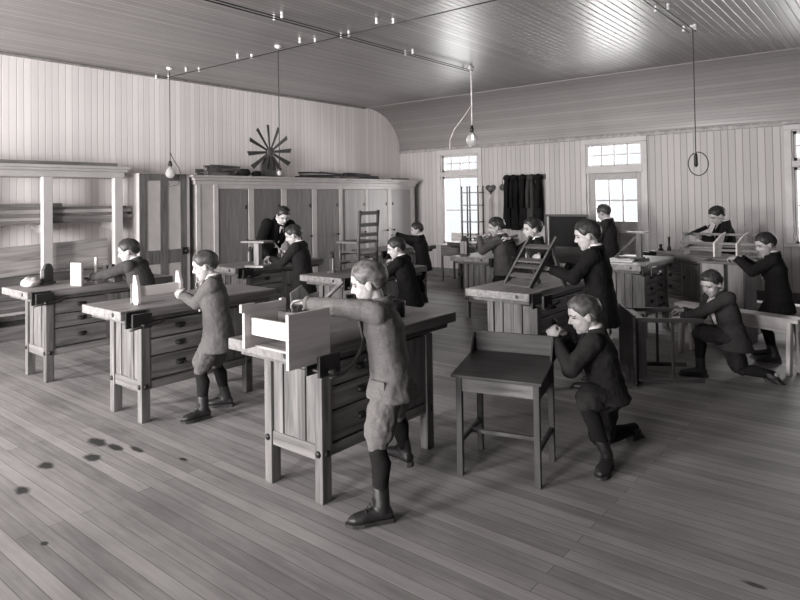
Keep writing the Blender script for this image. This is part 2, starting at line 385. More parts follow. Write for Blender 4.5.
# glazed outside door with a transom light
def glazed_door():
    x0, x1, zt = -4.5, -3.5, 2.55
    f = MB(); y = YF; cw = .075
    f.box(x0 - cw, x0 + .01, y - .03, y, 0, zt - .011); f.box(x1 - .01, x1 + cw, y - .03, y, 0, zt - .011); f.box(x0 - cw, x1 + cw, y - .03, y, zt - .01, zt + cw)
    f.box(x0, x0 + .05, y + .001, y + .12, 0, zt - .031); f.box(x1 - .04, x1, y + .001, y + .12, 0, zt - .031); f.box(x0, x1, y + .001, y + .12, zt - .03, zt); f.box(x0 + .011, x1 - .011, y - .028, y + .119, 2.02, 2.14)
    d = struct('door_1', f, FRAMEP, bevel=.006)
    ym = y + .05
    t = MB(); 
    t.box(x0 + .05, x1 - .04, ym - .015, ym + .015, 2.14, 2.165); t.box(x0 + .05, x1 - .04, ym - .015, ym + .015, 2.495, 2.525)
    for i in range(1, 4): xx = x0 + .05 + (x1 - x0 - .09)*i/4; t.box(xx - .011, xx + .011, ym - .015, ym + .015, 2.14, 2.52)
    t.box(x0 + .05, x1 - .04, ym - .014, ym + .014, 2.322, 2.344)
    to = t.build('transom_light', FRAMEP, d); MB().box(x0 + .05, x1 - .04, ym - .002, ym + .002, 2.15, 2.51).build('pane', PANE, to)
    LEAF = plain(158, .5, var=.05, name='door_paint')
    l = MB(); a0, a1 = x0 + .055, x1 - .045; g0, g1, b0, b1 = -4.34, -3.62, 1.18, 1.9
    l.box(a0, g0, ym - .025, ym + .025, .01, 2.02); l.box(g1, a1, ym - .025, ym + .025, .01, 2.02); l.box(g0, g1, ym - .025, ym + .025, b1, 2.02); l.box(g0, g1, ym - .025, ym + .025, .98, b1 - .72)
    l.box(g0, g1, ym - .025, ym + .025, .01, .25); l.box(g0, g1, ym - .008, ym + .008, .2, 1.0); l.box(-4.02, -3.94, ym - .025, ym + .025, .2, 1.0)
    for i in range(1, 3): xx = g0 + (g1 - g0)*i/3; l.box(xx - .013, xx + .013, ym - .018, ym + .018, b0, b1)
    l.box(g0, g1, ym - .018, ym + .018, 1.53, 1.556)
    lo = l.build('door_leaf', LEAF, d, bevel=.005)
    MB().box(g0, g1, ym - .002, ym + .002, b0, b1).build('pane', PANE, lo)
    MB().lathe([(.0, 0), (.012, .005), (.012, .03), (.028, .04), (.03, .06), (.0, .075)], (a1 - .05, ym - .025, .98), 12, (0, -1, 0)).build('door_knob', BLACK, lo, smooth=True)
glazed_door()
# tall closet with a four-panelled door between the rack and the long cupboard
def closet():
    t = thing('closet', 'narrow tall closet with a dark-framed four-panel door between rack and long cupboard', 'closet', (-8.2, 4.37, 0))
    P = plain(180, .5, var=.03, scale=4, bump=.02, name='closet_paint'); W = .775; D = .56; H = 2.03
    MB().box(-D, -.002, 0, .03, 0, H).build('side', P, t, bevel=.003); MB().box(-D, -.002, W - .03, W, 0, H).build('side', P, t, bevel=.003)
    MB().box(-D, -.002, .03, W - .03, H - .03, H).build('top', P, t); MB().box(-D, -D + .02, .03, W - .03, 0, H - .03).build('back', P, t)
    MB().box(-.03, .004, W - .045, W, 0, H).build('stile', P, t, bevel=.003)
    y0, y1 = .004, W - .05; m_ = (y0 + y1)/2
    l = MB(); x0, x1 = -.03, .006
    for a, b in ((y0, y0 + .1), (m_ - .055, m_ + .055), (y1 - .1, y1)): l.box(x0, x1, a, b, .01, H - .005)
    for a, b in ((y0 + .1, m_ - .055), (m_ + .055, y1 - .1)):
        for z0, z1 in ((.01, .2), (.76, .95), (1.93, H - .005)): l.box(x0, x1 - .0005, a, b, z0, z1)
    lo = l.build('door', wood(104, 'Z'), t, bevel=.004); lo['label'] = 'dark-framed panelled door'
    for a, b in ((y0 + .1, m_ - .055), (m_ + .055, y1 - .1)):
        for z0, z1 in ((.2, .76), (.95, 1.93)): MB().box(-.026, -.014, a, b, z0, z1).build('door_panel', plain(190, .6, var=.04, scale=4, bump=.02), lo)
    lk = MB().box(.006, .022, y1 - .085, y1 + .005, .87, .97).build('lock', BLACK, lo, bevel=.004)
    MB().lathe([(.0, 0), (.01, .004), (.01, .03), (.026, .04), (.026, .06), (.0, .07)], (.02, y1 - .045, .92), 12, (1, 0, 0)).build('door_knob', BLACK, lo, smooth=True)
closet()

# ------------------------------------------------------------------ cupboard along the left wall
def cupboard():
    t = thing('cupboard', 'long pale built-in cupboard of seven tall doors along the left wall', 'cupboard', (-8.2, 5.25, 0))
    W = 5.25; D = .56; PT = plain(184, .5, var=.04, scale=5, name='cupboard_paint'); DK = wood(118, 'Z', contrast=.12); LT = boards('beadboard_lit_tone', 150, 'Y', .055, var=.06, groove=.3, rough=.45)
    DK.name = 'cupboard_panel'
    b = MB().box(-D, -.03, 0, W, 0, 1.9)
    doors = [(.38, .95), (1.06, 1.62), (1.74, 2.32), (2.43, 2.99), (3.15, 3.72), (3.78, 4.38), (4.49, 5.13)]
    b.build('carcass', PT, t)
    fr = MB(); ys = [0] + [v for d in doors for v in d] + [W]
    for i in range(0, len(ys), 2): 
        a, c = ys[i], ys[i + 1]
        if i == 8: fr.box(-.03, 0, a, a + .08, .1, 1.82); continue
        fr.box(-.03, 0, a, c, .1, 1.82)
    fr.box(-.03, 0, 0, W, 0, .1); fr.box(-.03, 0, 0, W, 1.82, 1.9)
    fr.box(0, .015, 0, .07, 0, 1.9); fr.box(0, .015, .3, .38, 0, 1.9)
    fr.build('face_frame', PT, t, bevel=.004)
    c = MB().box(-D, .02, -.03, W + .03, 1.88, 1.94); c.box(-D, .05, -.06, W + .06, 1.94, 1.985); c.box(-D, .09, -.1, W + .1, 1.985, 2.02)
    c.build('cornice', PT, t, bevel=.01)
    for i, (a, e) in enumerate(doors):
        m = DK if i < 4 else LT  # last three doors lighter: reflected window light painted into their colour
        p = MB().box(-.028, -.008, a + .006, e - .006, .106, 1.814).build('door', m, t, bevel=.003)
        if i >= 4: p['label'] = 'beadboard door with window light in its tone'
        kb = MB().lathe([(.0, -.01), (.009, 0), (.009, .02), (.02, .028), (.02, .042), (.0, .05)], (-.008, (e - .05) if i != 6 else (a + .05), 1.0), 12, (1, 0, 0)).build('knob', BLACK, p, smooth=True)
        MB().box(-.008, 0, (e - .06) if i != 6 else a + .03, (e - .035) if i != 6 else a + .055, 1.5, 1.56).build('latch', BLACK, p)
cupboard()

# ------------------------------------------------------------------ lumber rack at the left edge
def rack():
    t = thing('lumber_rack', 'white open lumber rack with posts and cornice against the left wall', 'rack', (-8.25, 3.2, 0))
    P = plain(186, .5, t=.7, var=.04, scale=4, bump=.02, name='rack_paint')
    for y in (-1.05, -.03, .86): MB().box(-.09, -.001, y, y + .11, 0, 1.96).build('post', P, t, bevel=.005)
    for y in (-1.0, -.0, .89): 
        for z in (.3, 1.37):
            MB().prism([(0, 0), (.5, .0), (.5, -.03), (.12, -.11), (0, -.11)], (-.09 - 0, y, z), (-1, 0, 0), (0, 0, 1), (0, .05, 0)).build('bracket', P, t, bevel=.003)
    MB().box(-.515, -.09, -1.5, 1.0, .3, .33).build('bottom_shelf', P, t, bevel=.003)
    c = MB().box(-.515, 0, -1.5, 1.0, 1.96, 2.04); c.box(-.515, .035, -1.5, 1.03, 2.04, 2.075); c.box(-.515, .06, -1.5, 1.06, 2.075, 2.11)
    c.build('cornice', P, t, bevel=.008)
rack()
def plank(x, y, z, w_, t_, L, v, label, rz=0, group=None, tilt=0, roll=0):
    o = MB().box(-w_/2, w_/2, -L/2, L/2, 0, t_).build('plank', wood(v, 'Y', contrast=.2), None, bevel=.003)
    o.location = (x, y, z); o.rotation_euler = (tilt, roll, rz)
    return tag(o, label, 'plank', group)
zz = 1.38
for i, (w_, t_, L, v, yc, dx, lab) in enumerate((
        (.30, .040, 2.7, 122, 2.95, 0, 'bottom plank of the dark stack on the rack shelf'),
        (.28, .045, 2.7, 152, 3.0, .01, 'second plank up in the stack on the rack shelf'),
        (.29, .035, 2.75, 132, 2.92, -.01, 'third plank up in the stack on the rack shelf'),
        (.25, .050, 2.6, 158, 3.04, .015, 'thick pale plank fourth up in the rack shelf stack'),
        (.26, .030, 2.7, 126, 2.93, 0, 'thin plank fifth up in the rack shelf stack'),
        (.22, .045, 1.9, 146, 2.5, 0, 'short plank topmost of the rack shelf stack, ending at the middle post'))):
    plank(-8.5 + dx, yc, zz, w_, t_, L, v, lab, (i % 3 - 1)*.008, 'lumber on the rack shelf'); zz += t_ + .0015
plank(-8.5, 2.85, 2.112, .3, .05, 2.6, 140, 'long plank lying on top of the white lumber rack', .0)
o = plank(-8.48, 3.2, .76, .025, .36, 1.75, 172, 'wide pale plank standing on edge behind the rack posts', 0, None, .035)
for i, (z, w_, t_, L, v, lab) in enumerate(((.332, .3, .04, 2.3, 110, 'lowest plank on the bottom shelf of the lumber rack'), (.374, .28, .05, 2.1, 140, 'second plank up on the bottom rack shelf'),
                                            (.426, .3, .045, 2.2, 118, 'third plank up on the bottom rack shelf'), (.473, .22, .11, 2.1, 132, 'thick beam on the bottom rack shelf'), (.585, .2, .16, 2.0, 122, 'tallest squared timber topping the bottom rack shelf'))):
    plank(-8.505, 3.0 + i*.03, z, w_, t_, L, v, lab, 0, 'lumber on the bottom rack shelf')
for i in range(3): plank(-8.56 + i*.085, 2.6, .001, .07, .1 + .03*i, 1.8, 90 + 15*i, ['floor plank at the wall under the lumber rack', 'middle floor plank under the lumber rack', 'tallest floor plank at the front under the lumber rack'][i], 0, 'lumber on the floor under the rack')

# ------------------------------------------------------------------ things on top of the cupboard
TOPZ = 2.021
def stick_heap(y0, y1, n, rmax, v, name, labels, cat, group, hmax):
    for i in range(n):
        L = random.uniform(.35, .75); y = y0 + (y1 - y0)*(i + .5)/n; r = random.uniform(.5, 1)*rmax
        a = random.uniform(-.35, .35); x = -8.42 + random.uniform(-.08, .1); lay = i % 3
        z = TOPZ + r + lay*hmax
        d = V((math.sin(a), math.cos(a), random.uniform(-.04, .04) if lay else 0))*L/2
        c = V((x, min(max(y, y0 + L/2), y1 - L/2), z))
        m = MB(); m.beam(c - d, c + d, r*1.9, r*1.7) if i % 2 else m.tube([c - d, c - d*.3 + V((0, 0, .006)), c + d], r, 8, r*.7)
        o = m.build(name, wood(v + (i % 4)*9, 'Y'), None); tag(o, labels, cat, group)
stick_heap(5.48, 6.18, 11, .042, 86, 'wood_offcut', 'dark wood offcut in the left heap on the cupboard', 'offcut', 'offcut heap left on the cupboard', .06)
stick_heap(7.45, 9.5, 14, .028, 42, 'dark_stick', 'dark stick in the long bundle right of the wheel on the cupboard', 'stick', 'dark bundle right on the cupboard', .038)
for i, (y, r, lab) in enumerate(((6.26, .09, 'large dark lump of cloth left of the wheel on the cupboard'), (6.51, .07, 'small round dark cloth bundle close under the wheel'))):
    m = MB().ell((-8.4, y, TOPZ + r*.72), (r, 0, 0), (0, r*1.35, 0), (0, 0, r*.75), 20, 12)
    m.v = [tuple(V(p) + V((0, 0, 1))*noise.noise(V(p)*14)*.012*(p[2] > TOPZ + .02)) for p in m.v]
    tag(m.build('cloth_bundle', cloth(40), None, smooth=True), lab, 'cloth bundle')
plank(-8.3, 10.1, TOPZ, .1, .03, .55, 60, 'short dark strip of wood at the right end of the cupboard top')
# radiating twelve-bladed wheel leaning on the wall
def wheel():
    t = thing('windmill_wheel', 'wooden windmill wheel of twelve radiating blades on the cupboard', 'wheel', (-8.42, 6.82, TOPZ))
    c = V((0, 0, .43)); D = wood(66, 'Z')
    MB().lathe([(.001, -.03), (.075, -.03), (.08, 0), (.075, .03), (.03, .045), (.001, .05)], c, 18, (1, 0, 0)).build('hub', wood(92, 'Z'), t)
    MB().prism([(-.17, -.43), (.17, -.43), (.15, -.2), (.07, -.08), (-.07, -.08), (-.15, -.2)], c + V((-.09, 0, 0)), (0, 1, 0), (0, 0, 1), (.05, 0, 0)).build('stand', wood(104, 'Z'), t, bevel=.004)
    for i in range(12):
        a = 2*PI*i/12 + .1; d = V((0, math.cos(a), math.sin(a))); s = V((0, -d.z, d.y))
        L = .46 if d.z > -.75 else .32
        tw = .45; wv = s*math.cos(tw) + V((1, 0, 0))*math.sin(tw)
        if d.z < -.75: wv = s*.9 + V((1, 0, 0))*.4
        m = MB(); m.beam(c + d*.05, c + d*L, .03, .014, wv.cross(d), .08, .012)
        m.build('blade', D, t)
wheel()

# ------------------------------------------------------------------ wall hangings on the window wall
def heart():
    pts = []
    for i in range(28):
        a = 2*PI*i/28; pts.append((.105*math.sin(a)**3*1.1, .1*(13*math.cos(a) - 5*math.cos(2*a) - 2*math.cos(3*a) - math.cos(4*a))/16))
    o = MB().prism(pts, (0, 0, 0), (1, 0, 0), (0, 0, 1), (0, -.02, 0)).build('heart_plaque', wood(62, 'Z'), None, bevel=.004); o.location = (-6.46, YF - .002, 1.80)
    MB().lathe([(.03, 0), (.04, .008), (.03, .012)], (0, -.02, 0), 16, (0, -1, 0)).build('rosette', plain(120, .5), o)
    MB().prism([(-.05, -.12), (.05, -.12), (.06, -.2), (-.06, -.2)], (0, 0, 0), (1, 0, 0), (0, 0, 1), (0, -.008, 0)).build('paper_tag', plain(190, .8), o)
    tag(o, 'dark heart-shaped wooden plaque on the wall right of the window', 'plaque')
    o = MB().lathe([(.001, 0), (.06, 0), (.065, .008), (.055, .016), (.02, .02), (.001, .024)], (0, 0, 0), 18, (0, -1, 0)).build('round_plaque', wood(70, 'Z'), None); o.location = (-6.2, YF - .002, 1.82)
    MB().tube([(0, -.008, .06), (0, -.006, .15)], .006).build('hanging_cord', BLACK, o)
    tag(o, 'small round dark plaque hanging between the heart and the coats', 'plaque')
heart()
def coats():
    o = MB().box(-.42, .42, -.03, 0, -.05, .05).build('coat_rail', wood(70, 'X'), None, bevel=.004); o.location = (-5.7, YF - .002, 2.0)
    for i in range(6): MB().tube([(-.36 + i*.144, -.02, 0), (-.36 + i*.144, -.07, -.005), (-.36 + i*.144, -.085, .03)], .007).build('peg', BLACK, o)
    tag(o, 'dark wooden coat rail on the window wall holding the coats', 'rail')
    specs = [(-6.04, .08, 1.0, 30, 'long narrow black coat, leftmost on the coat rail'), (-5.875, .085, 1.02, 24, 'wide black coat second from the left on the rail'),
             (-5.70, .085, .98, 26, 'black coat at the middle of the coat rail'), (-5.535, .075, .95, 62, 'grey coat fourth from the left on the rail'), (-5.38, .075, .93, 26, 'black coat rightmost on the coat rail')]
    for i, (x, wd, L, v, lab) in enumerate(specs):
        m = MB(); rings = []
        for j in range(15):
            u = j/14; wv = wd*(.55 + .45*min(1, u*5))*(.92 + .12*math.sin(u*7 + i)); dv = .075*(.6 + .4*min(1, u*4))
            if j == 0: wv, dv = .03, .03
            rings.append((V((x + .012*math.sin(u*6 + i*2), YF - .1 - .004*math.sin(u*9), 2.02 - L*u)), V((wv, 0, 0)), V((0, dv, 0))))
        m.loft(rings, 26)
        out = []
        for p in m.v:
            a = math.atan2((p[1] - YF + .1)*2, p[0] - x); q = .012*math.sin(a*7 + i) * min(1, (2.04 - p[2])*2)
            out.append((p[0] + q*math.cos(a), p[1] + q*math.sin(a)*.8, p[2]))
        m.v = out
        c = m.build('hanging_coat', cloth(v), None, smooth=True); tag(c, lab, 'coat', 'coats on the rail')
        # fur-like collar of bunched cloth and a sleeve
        k = MB().ell((x, YF - .12, 1.99), (.075, 0, 0), (0, .07, 0), (0, 0, .06), 16, 10); k.v = [tuple(V(p)*1 + V((0, 0, 1))*noise.noise(V(p)*25)*.03) for p in k.v]
        k.build('collar', cloth(v), c, smooth=True)
        s = -1 if i % 2 else 1
        MB().tube([(x + s*wd*.3, YF - .15, 1.95), (x + s*wd*.4, YF - .2, 1.7), (x + s*wd*.35, YF - .2, 1.42)], .042, 12, .034).build('sleeve', cloth(v), c, smooth=True)
coats()

# ------------------------------------------------------------------ electric wiring and hanging lamps
PORC = plain(225, .25, t=.5, var=.03, name='porcelain')
def wire(name, pts, r, label): 
    o = MB().tube(pts, r, 6).build(name, BLACK, None, smooth=True); return tag(o, label, 'wire')
zw = ZC - .055
for dx, lab in ((-.035, 'left of the paired ceiling wires running towards the large bulb'), (.035, 'right of the paired ceiling wires running towards the large bulb')):
    wire('ceiling_wire', [(-4.95 + dx, BACKY + .02, zw), (-4.95 + dx, 7.72, zw)], .007, lab)
wire('ceiling_wire', [(-8.6, 4.96, zw - .012), (-4.98, 5.02, zw - .012), (-2.0, 5.1, zw - .012)], .0055, 'thin ceiling wire crossing above the cupboard lamps')
for dx, lab in ((-.035, 'left wire of the pair above the wire loop drop'), (.035, 'right wire of the pair above the wire loop drop')):
    wire('ceiling_wire', [(-1.9 + dx, BACKY + .02, zw), (-1.9 + dx, 7.62, zw)], .007, lab)
def knob(x, y, lab, grp):
    o = MB().lathe([(.001, 0), (.016, 0), (.018, -.015), (.013, -.024), (.013, -.034), (.018, -.042), (.016, -.06), (.001, -.064)], (0, 0, 0), 14).build('porcelain_insulator', PORC, None, smooth=True)
    o.location = (x, y, ZC - .001); MB().lathe([(.004, -.064), (.004, -.07)], (0, 0, 0), 8).build('screw', BLACK, o)
    tag(o, lab, 'insulator', grp)
for y in (4.13, 5.1, 6.27, 7.6):
    knob(-4.95 - .06, y, 'white porcelain insulator on the left of the paired ceiling wires', 'insulators left of the paired wires'); knob(-4.95 + .06, y, 'white porcelain insulator on the right of the paired ceiling wires', 'insulators right of the paired wires')
for x in (-8.6, -7.8, -6.6, -5.4, -4.2): knob(x, 5.06, 'white porcelain insulator on the thin crossing ceiling wire', 'insulators on the crossing wire'); knob(x - .12, 4.93, 'white porcelain insulator on the thin crossing ceiling wire', 'insulators on the crossing wire')
for y in (6.5, 7.5): knob(-1.96, y, 'white porcelain insulator beside the wire loop drop', 'insulators above the wire loop'); knob(-1.84, y, 'white porcelain insulator beside the wire loop drop', 'insulators above the wire loop')

def bulb_mat():
    m, nt, b = newmat('bulb_glass'); b.inputs['Base Color'].default_value = g(235, .4); b.inputs['Roughness'].default_value = .12
    b.inputs['Transmission Weight'].default_value = .6; b.inputs['IOR'].default_value = 1.3
    return m
BULB = bulb_mat()
def lamp(x, y, zb, r, label, cordmat, twin=None):
    t = thing('hanging_lamp', label, 'lamp', (x, y, ZC - .002))
    d = zb - ZC
    MB().lathe([(.001, 0), (.045, 0), (.045, -.015), (.02, -.035), (.001, -.04)], (0, 0, 0), 14).build('ceiling_rose', PORC, t, smooth=True)
    MB().tube([(0, 0, -.03), (.004, 0, d*.5), (0, 0, d + r*2.6)], .010 if cordmat is WCORD else .006, 6).build('cord', cordmat, t, smooth=True)
    MB().lathe([(.001, r*2.75), (.018, r*2.7), (.022, r*2.3), (.03, r*2.1), (.03, r*1.55), (.001, r*1.5)], (0, 0, d), 14).build('socket', IRON, t, smooth=True)
    bl = []
    for i in range(15):
        a = PI*i/14; bl.append((max(.001, r*math.sin(a)*(1 if a > PI/2 else .55 + .45*math.sin(a))), r*(.0 - math.cos(PI - a)) if False else r*math.cos(a)*(1.55 if a < PI/2 else 1)))
    MB().lathe(bl, (0, 0, d), 18).build('bulb', BULB, t, smooth=True)
    if twin: MB().tube([V(p) for p in twin], .006, 6).build('loose_cord', cordmat, t, smooth=True)
    return t
CORD = plain(60, .8, name='dark_flex'); WCORD = plain(228, .8, name='white_flex')
def arc(c, r, a0, a1, n, sx=1, sz=1): return [V((c[0] + r*sx*math.cos(a0 + (a1 - a0)*i/n)*.774, c[1] + r*sx*math.cos(a0 + (a1 - a0)*i/n)*.633, c[2] + r*sz*math.sin(a0 + (a1 - a0)*i/n))) for i in range(n + 1)]
lamp(-8.1, 4.78, 2.03, .065, 'bare bulb on a cord in front of the panelled door', CORD, [(0, 0, -1.2), (.03, .03, -1.3), (.09, .08, -1.42), (.12, .1, -1.55), (.08, .07, -1.66), (0, 0, -1.68), (-.04, -.03, -1.6)])
lamp(-6.0, 5.0, 1.96, .026, 'thin dark cord with a tiny socket hanging before the cupboard', CORD)
lamp(-4.95, 7.72, 2.45, .085, 'large white bulb on a pale cord hanging before the window', WCORD, [(0, 0, -.55), (-.09, -.07, -.72), (-.2, -.16, -.9), (-.25, -.2, -1.05), (-.26, -.2, -1.2)])
# long drop with an empty socket and a loop of flex
t = thing('lamp_drop', 'long dark cord ending in a loop of flex, at right', 'cord', (-1.88, 7.56, ZC - .002))
MB().lathe([(.001, 0), (.045, 0), (.045, -.015), (.02, -.035), (.001, -.04)], (0, 0, 0), 14).build('ceiling_rose', PORC, t, smooth=True)
MB().tube([(0, 0, -.03), (0, 0, -1.45)], .0055, 6).build('cord', CORD, t, smooth=True)
MB().lathe([(.001, -1.43), (.015, -1.45), (.02, -1.5), (.022, -1.58), (.001, -1.6)], (0, 0, 0), 12).build('socket', BLACK, t, smooth=True)
MB().tube(arc((.02, .016, -1.56), .125, PI*.62, PI*2.55, 30, .9, 1.05), .0055, 6).build('loop', CORD, t, smooth=True)

# ------------------------------------------------------------------ workbenches
BT = .84
def make_bench(L=1.0, cols=1, loc=(0, 0, 0), rz=0, label='', raised=False):
    t = thing('workbench', label, 'workbench', loc, rz, 'workbenches of the class')
    top = MB().box(-.60, .012, -.16, L + .26, BT - .065, BT)
    top.build('benchtop', wood(124, 'Y', rough=.55, contrast=.2), t, bevel=.006)
    MB().box(-.56, -.02, -.1, L + .2, BT - .1, BT - .065).build('apron', wood(96, 'Y'), t, bevel=.003)
    for x, y in ((-.48, 0), (-.06, 0), (-.48, L - .07), (-.06, L - .07)):
        MB().box(x, x + .06, y, y + .07, 0, BT - .1).build('leg', wood(104, 'Z'), t, bevel=.005)
    for y0 in (.018, L - .052):
        e = MB(); xs = [-.42, -.335, -.235, -.15, -.06]
        for i in range(4): e.box(xs[i] + .0025, xs[i + 1] - .0025, y0 + (.006 if i % 2 else 0), y0 + .03, .29, BT - .1)
        e.build('end_panel', wood(102, 'Z', contrast=.34), t, bevel=.003)
        MB().box(-.42, -.06, y0 - .008, y0 + .04, .22, .30).build('end_rail', wood(106, 'X'), t, bevel=.004)
    s = MB().box(-.055, -.01, .07, L - .07, .235, .295); s.box(-.47, -.43, .07, L - .07, .235, .295); s.build('side_rail', wood(114, 'Y'), t, bevel=.004)
    MB().box(-.47, -.45, .07, L - .07, .295, BT - .1).build('back_panel', wood(118, 'Y'), t)
    MB().box(-.45, -.03, .07, L - .07, .285, .30).build('bottom', wood(100, 'Y'), t)
    zs = [.305, .475, .605, .735]
    def front(y0, y1, z0, z1, pulls=1):
        d = MB().box(-.04, -.008, y0, y1, z0 + .005, z1 - .005).build('drawer', wood(112, 'Y', contrast=.3), t, bevel=.004)
        k = MB(); cy, cz = (y0 + y1)/2, (z0 + z1)/2
        k.ell((-.008, cy, cz), (.026, 0, 0), (0, .036, 0), (0, 0, .019), 16, 10); k.box(-.008, -.005, cy - .042, cy + .042, cz - .004, cz + .024)
        k.build('cup_pull', BLACK, d, smooth=True)
    if cols == 1:
        for i in range(3): front(.085, .56, zs[i], zs[i + 1])
        MB().box(-.06, -.01, .562, .6, .295, .735).build('divider', wood(120, 'Z'), t); MB().box(-.06, -.01, .07, .085, .295, .735).build('stile', wood(120, 'Z'), t)
        dr = MB().box(-.04, -.01, .605, L - .075, .305, .73).build('cupboard_door', wood(106, 'Z', contrast=.3), t, bevel=.004)
        MB().lathe([(.001, 0), (.008, 0), (.008, .014), (.016, .02), (.001, .032)], (-.01, .65, .55), 10, (1, 0, 0)).build('knob', BLACK, dr, smooth=True)
    else:
        m_ = L/2
        for i in range(3): front(.085, m_ - .012, zs[i], zs[i + 1]); front(m_ + .012, L - .085, zs[i], zs[i + 1])
        MB().box(-.06, -.008, m_ - .012, m_ + .012, .295, .735).build('divider', wood(150, 'Z'), t)
    b = MB()
    for x, y, ax in ((-.45, 0, (0, -1, 0)), (-.03, 0, (0, -1, 0)), (0, .035, (1, 0, 0)), (0, L - .035, (1, 0, 0))):
        bl = MB().lathe([(.001, -.002), (.019, 0), (.018, .006), (.008, .012), (.001, .013)], (x, y, .262), 12, ax).build('bolt', BLACK, t, smooth=True)
    # iron side vise at the near corner
    v = MB().box(.012, .03, -.13, .03, BT - .125, BT - .006).build('vise', BLACK, t, bevel=.004)
    MB().box(.105, .128, -.13, .02, BT - .12, BT - .012).build('jaw', plain(46, .4, .4, name='vise_jaw'), v, bevel=.005)
    r = MB().cyl((-.1, -.085, BT - .1), (.125, -.085, BT - .1), .011); r.cyl((-.1, -.02, BT - .1), (.125, -.02, BT - .1), .011); r.cyl((-.05, -.055, BT - .1), (.16, -.055, BT - .1), .016); r.build('screw', IRON, v, smooth=True)
    MB().tube([(.15, -.08, BT - .125), (.155, .0, BT - .12), (.165, .07, BT - .085), (.17, .12, BT - .03), (.17, .17, BT + .05)] if raised else [(.148, -.16, BT - .115), (.15, -.06, BT - .1), (.15, .06, BT - .09), (.15, .1, BT - .075)], .009, 8, .012).build('handle', IRON, v, smooth=True)
    MB().lathe([(.001, 0), (.016, 0), (.016, .003), (.001, .003)], (-.1, -.16, BT - .032), 12, (0, -1, 0)).build('dog_hole_shade', BLACK, t)  # flat black disc, the shade inside the hole put on as colour
    return t
make_bench(1.0, 1, (-2.46, 2.32, 0), 0, 'wooden workbench at front centre carrying the open pale box', True)
proto = make_bench(1.0, 1, (-6.12, 2.37, 0), 0, 'workbench at far left with a pale cloth and upright boards on top')
for loc, rz, lab in (((-4.41, 2.36, 0), 0, 'workbench with the white H-shaped frame on it, second from left in front row'),
                     ((-6.15, 4.6, 0), 0, 'workbench between the suited man and the boy with a hammer'),
                     ((-4.42, 4.6, 0), 0, 'workbench with the slat-back chair standing on it'),
                     ((-2.42, 4.72, 0), 0, 'workbench with the leaning ladder-like frame on it, behind the slope-top desk'),
                     ((-4.27, 7.15, 0), 0, 'workbench behind the ladder-like frame, with a dark upright tool board at its left corner'),
                     ((-6.25, 7.3, 0), 0, 'workbench near the right end of the cupboard, before the boy reaching out'),
                     ((-5.86, 9.35, 0), 0, 'workbench by the left window carrying the tall spindle whatnot'),
                     ((-2.42, 8.85, 0), 1, 'workbench set at an angle by the wall, in front of the reading boy')):
    c = copy_tree(proto); c.location = loc; c['label'] = lab
    if rz: c.location = (-2.81, 9.09, 0); c.rotation_euler = (0, 0, math.radians(-132.2))
J = make_bench(.86, 2, (-2.37, 7.24, 0), 0, 'short workbench with two columns of drawers, below the glazed door')

# upright rounded tool boards standing at the far left corners of benches
def toolboard(x, y, label, rz=0, v=58, h=.2):
    pts = [(-.075, 0), (.075, 0), (.08, h*.7), (.05, h*.92), (.015, h), (-.015, h), (-.05, h*.92), (-.08, h*.7)]
    t = thing('tool_board', label, 'tool board', (x, y, BT + .001), rz, 'upright tool boards')
    MB().prism(pts, (0, 0, .0), (1, 0, 0), (0, 0, 1), (0, .03, 0)).build('board', wood(v, 'Z'), t, bevel=.004)
    MB().box(-.078, .078, -.012, 0, .0, h*.72).build('face', wood(150, 'Z'), t, bevel=.003)
    MB().box(-.085, .085, -.02, .05, 0, .02).build('foot', wood(80, 'X'), t, bevel=.003)
toolboard(-6.58, 2.55, 'dark round-topped tool board on the far left workbench', -.9, 66, .2)
toolboard(-6.55, 4.95, 'dark tool board on the bench at the suited man', -.6, 44)
toolboard(-4.86, 4.78, 'dark pointed tool board at the near left corner of the bench with the chair', 2.2, 50, .22)
toolboard(-4.78, 7.2, 'dark tool board on the bench behind the ladder frame', -.4, 46, .26)

# ---- bench at the far left: boards, cloth, vise work
def boardpiece(name, x, y, w_, t_, h_, rz, v, label, cat='board', z=BT + .001, lean=0, axis='Z'):
    o = MB().box(-w_/2, w_/2, -t_/2, t_/2, 0, h_).build(name, wood(v, axis, contrast=.12), None, bevel=.003)
    o.location = (x, y, z); o.rotation_euler = (lean, 0, rz); return tag(o, label, cat)
boardpiece('pale_board', -6.16, 2.66, .16, .022, .22, .2, 182, 'larger pale square board upright on the far left bench')
boardpiece('pale_board', -6.33, 2.74, .14, .022, .19, .15, 152, 'smaller duller board standing behind the large square one, far left bench')
boardpiece('narrow_slip', -6.15, 2.84, .03, .02, .26, .2, 186, 'narrow white upright slip beside the boy at the far left bench', 'slip')
boardpiece('wooden_block', -6.24, 3.05, .16, .1, .12, .2, 140, 'squared brown block in front of the far left boy', 'block')
def mound():
    m = MB().ell((0, 0, .04), (.095, 0, 0), (0, .08, 0), (0, 0, .05), 26, 14)
    m.v = [tuple(V(p) + V((noise.noise(V(p)*18), noise.noise(V(p)*18 + V((5, 0, 0))), noise.noise(V(p)*22)))*.018*min(1, p[2]/.03)) for p in m.v]
    m.v = [(a, b, max(c, 0.001)) for a, b, c in m.v]
    o = m.build('crumpled_cloth', plain(176, .9, var=.06), None, smooth=True); o.location = (-6.5, 2.38, BT); tag(o, 'crumpled pale cloth at the corner of the far left bench', 'cloth')
mound()
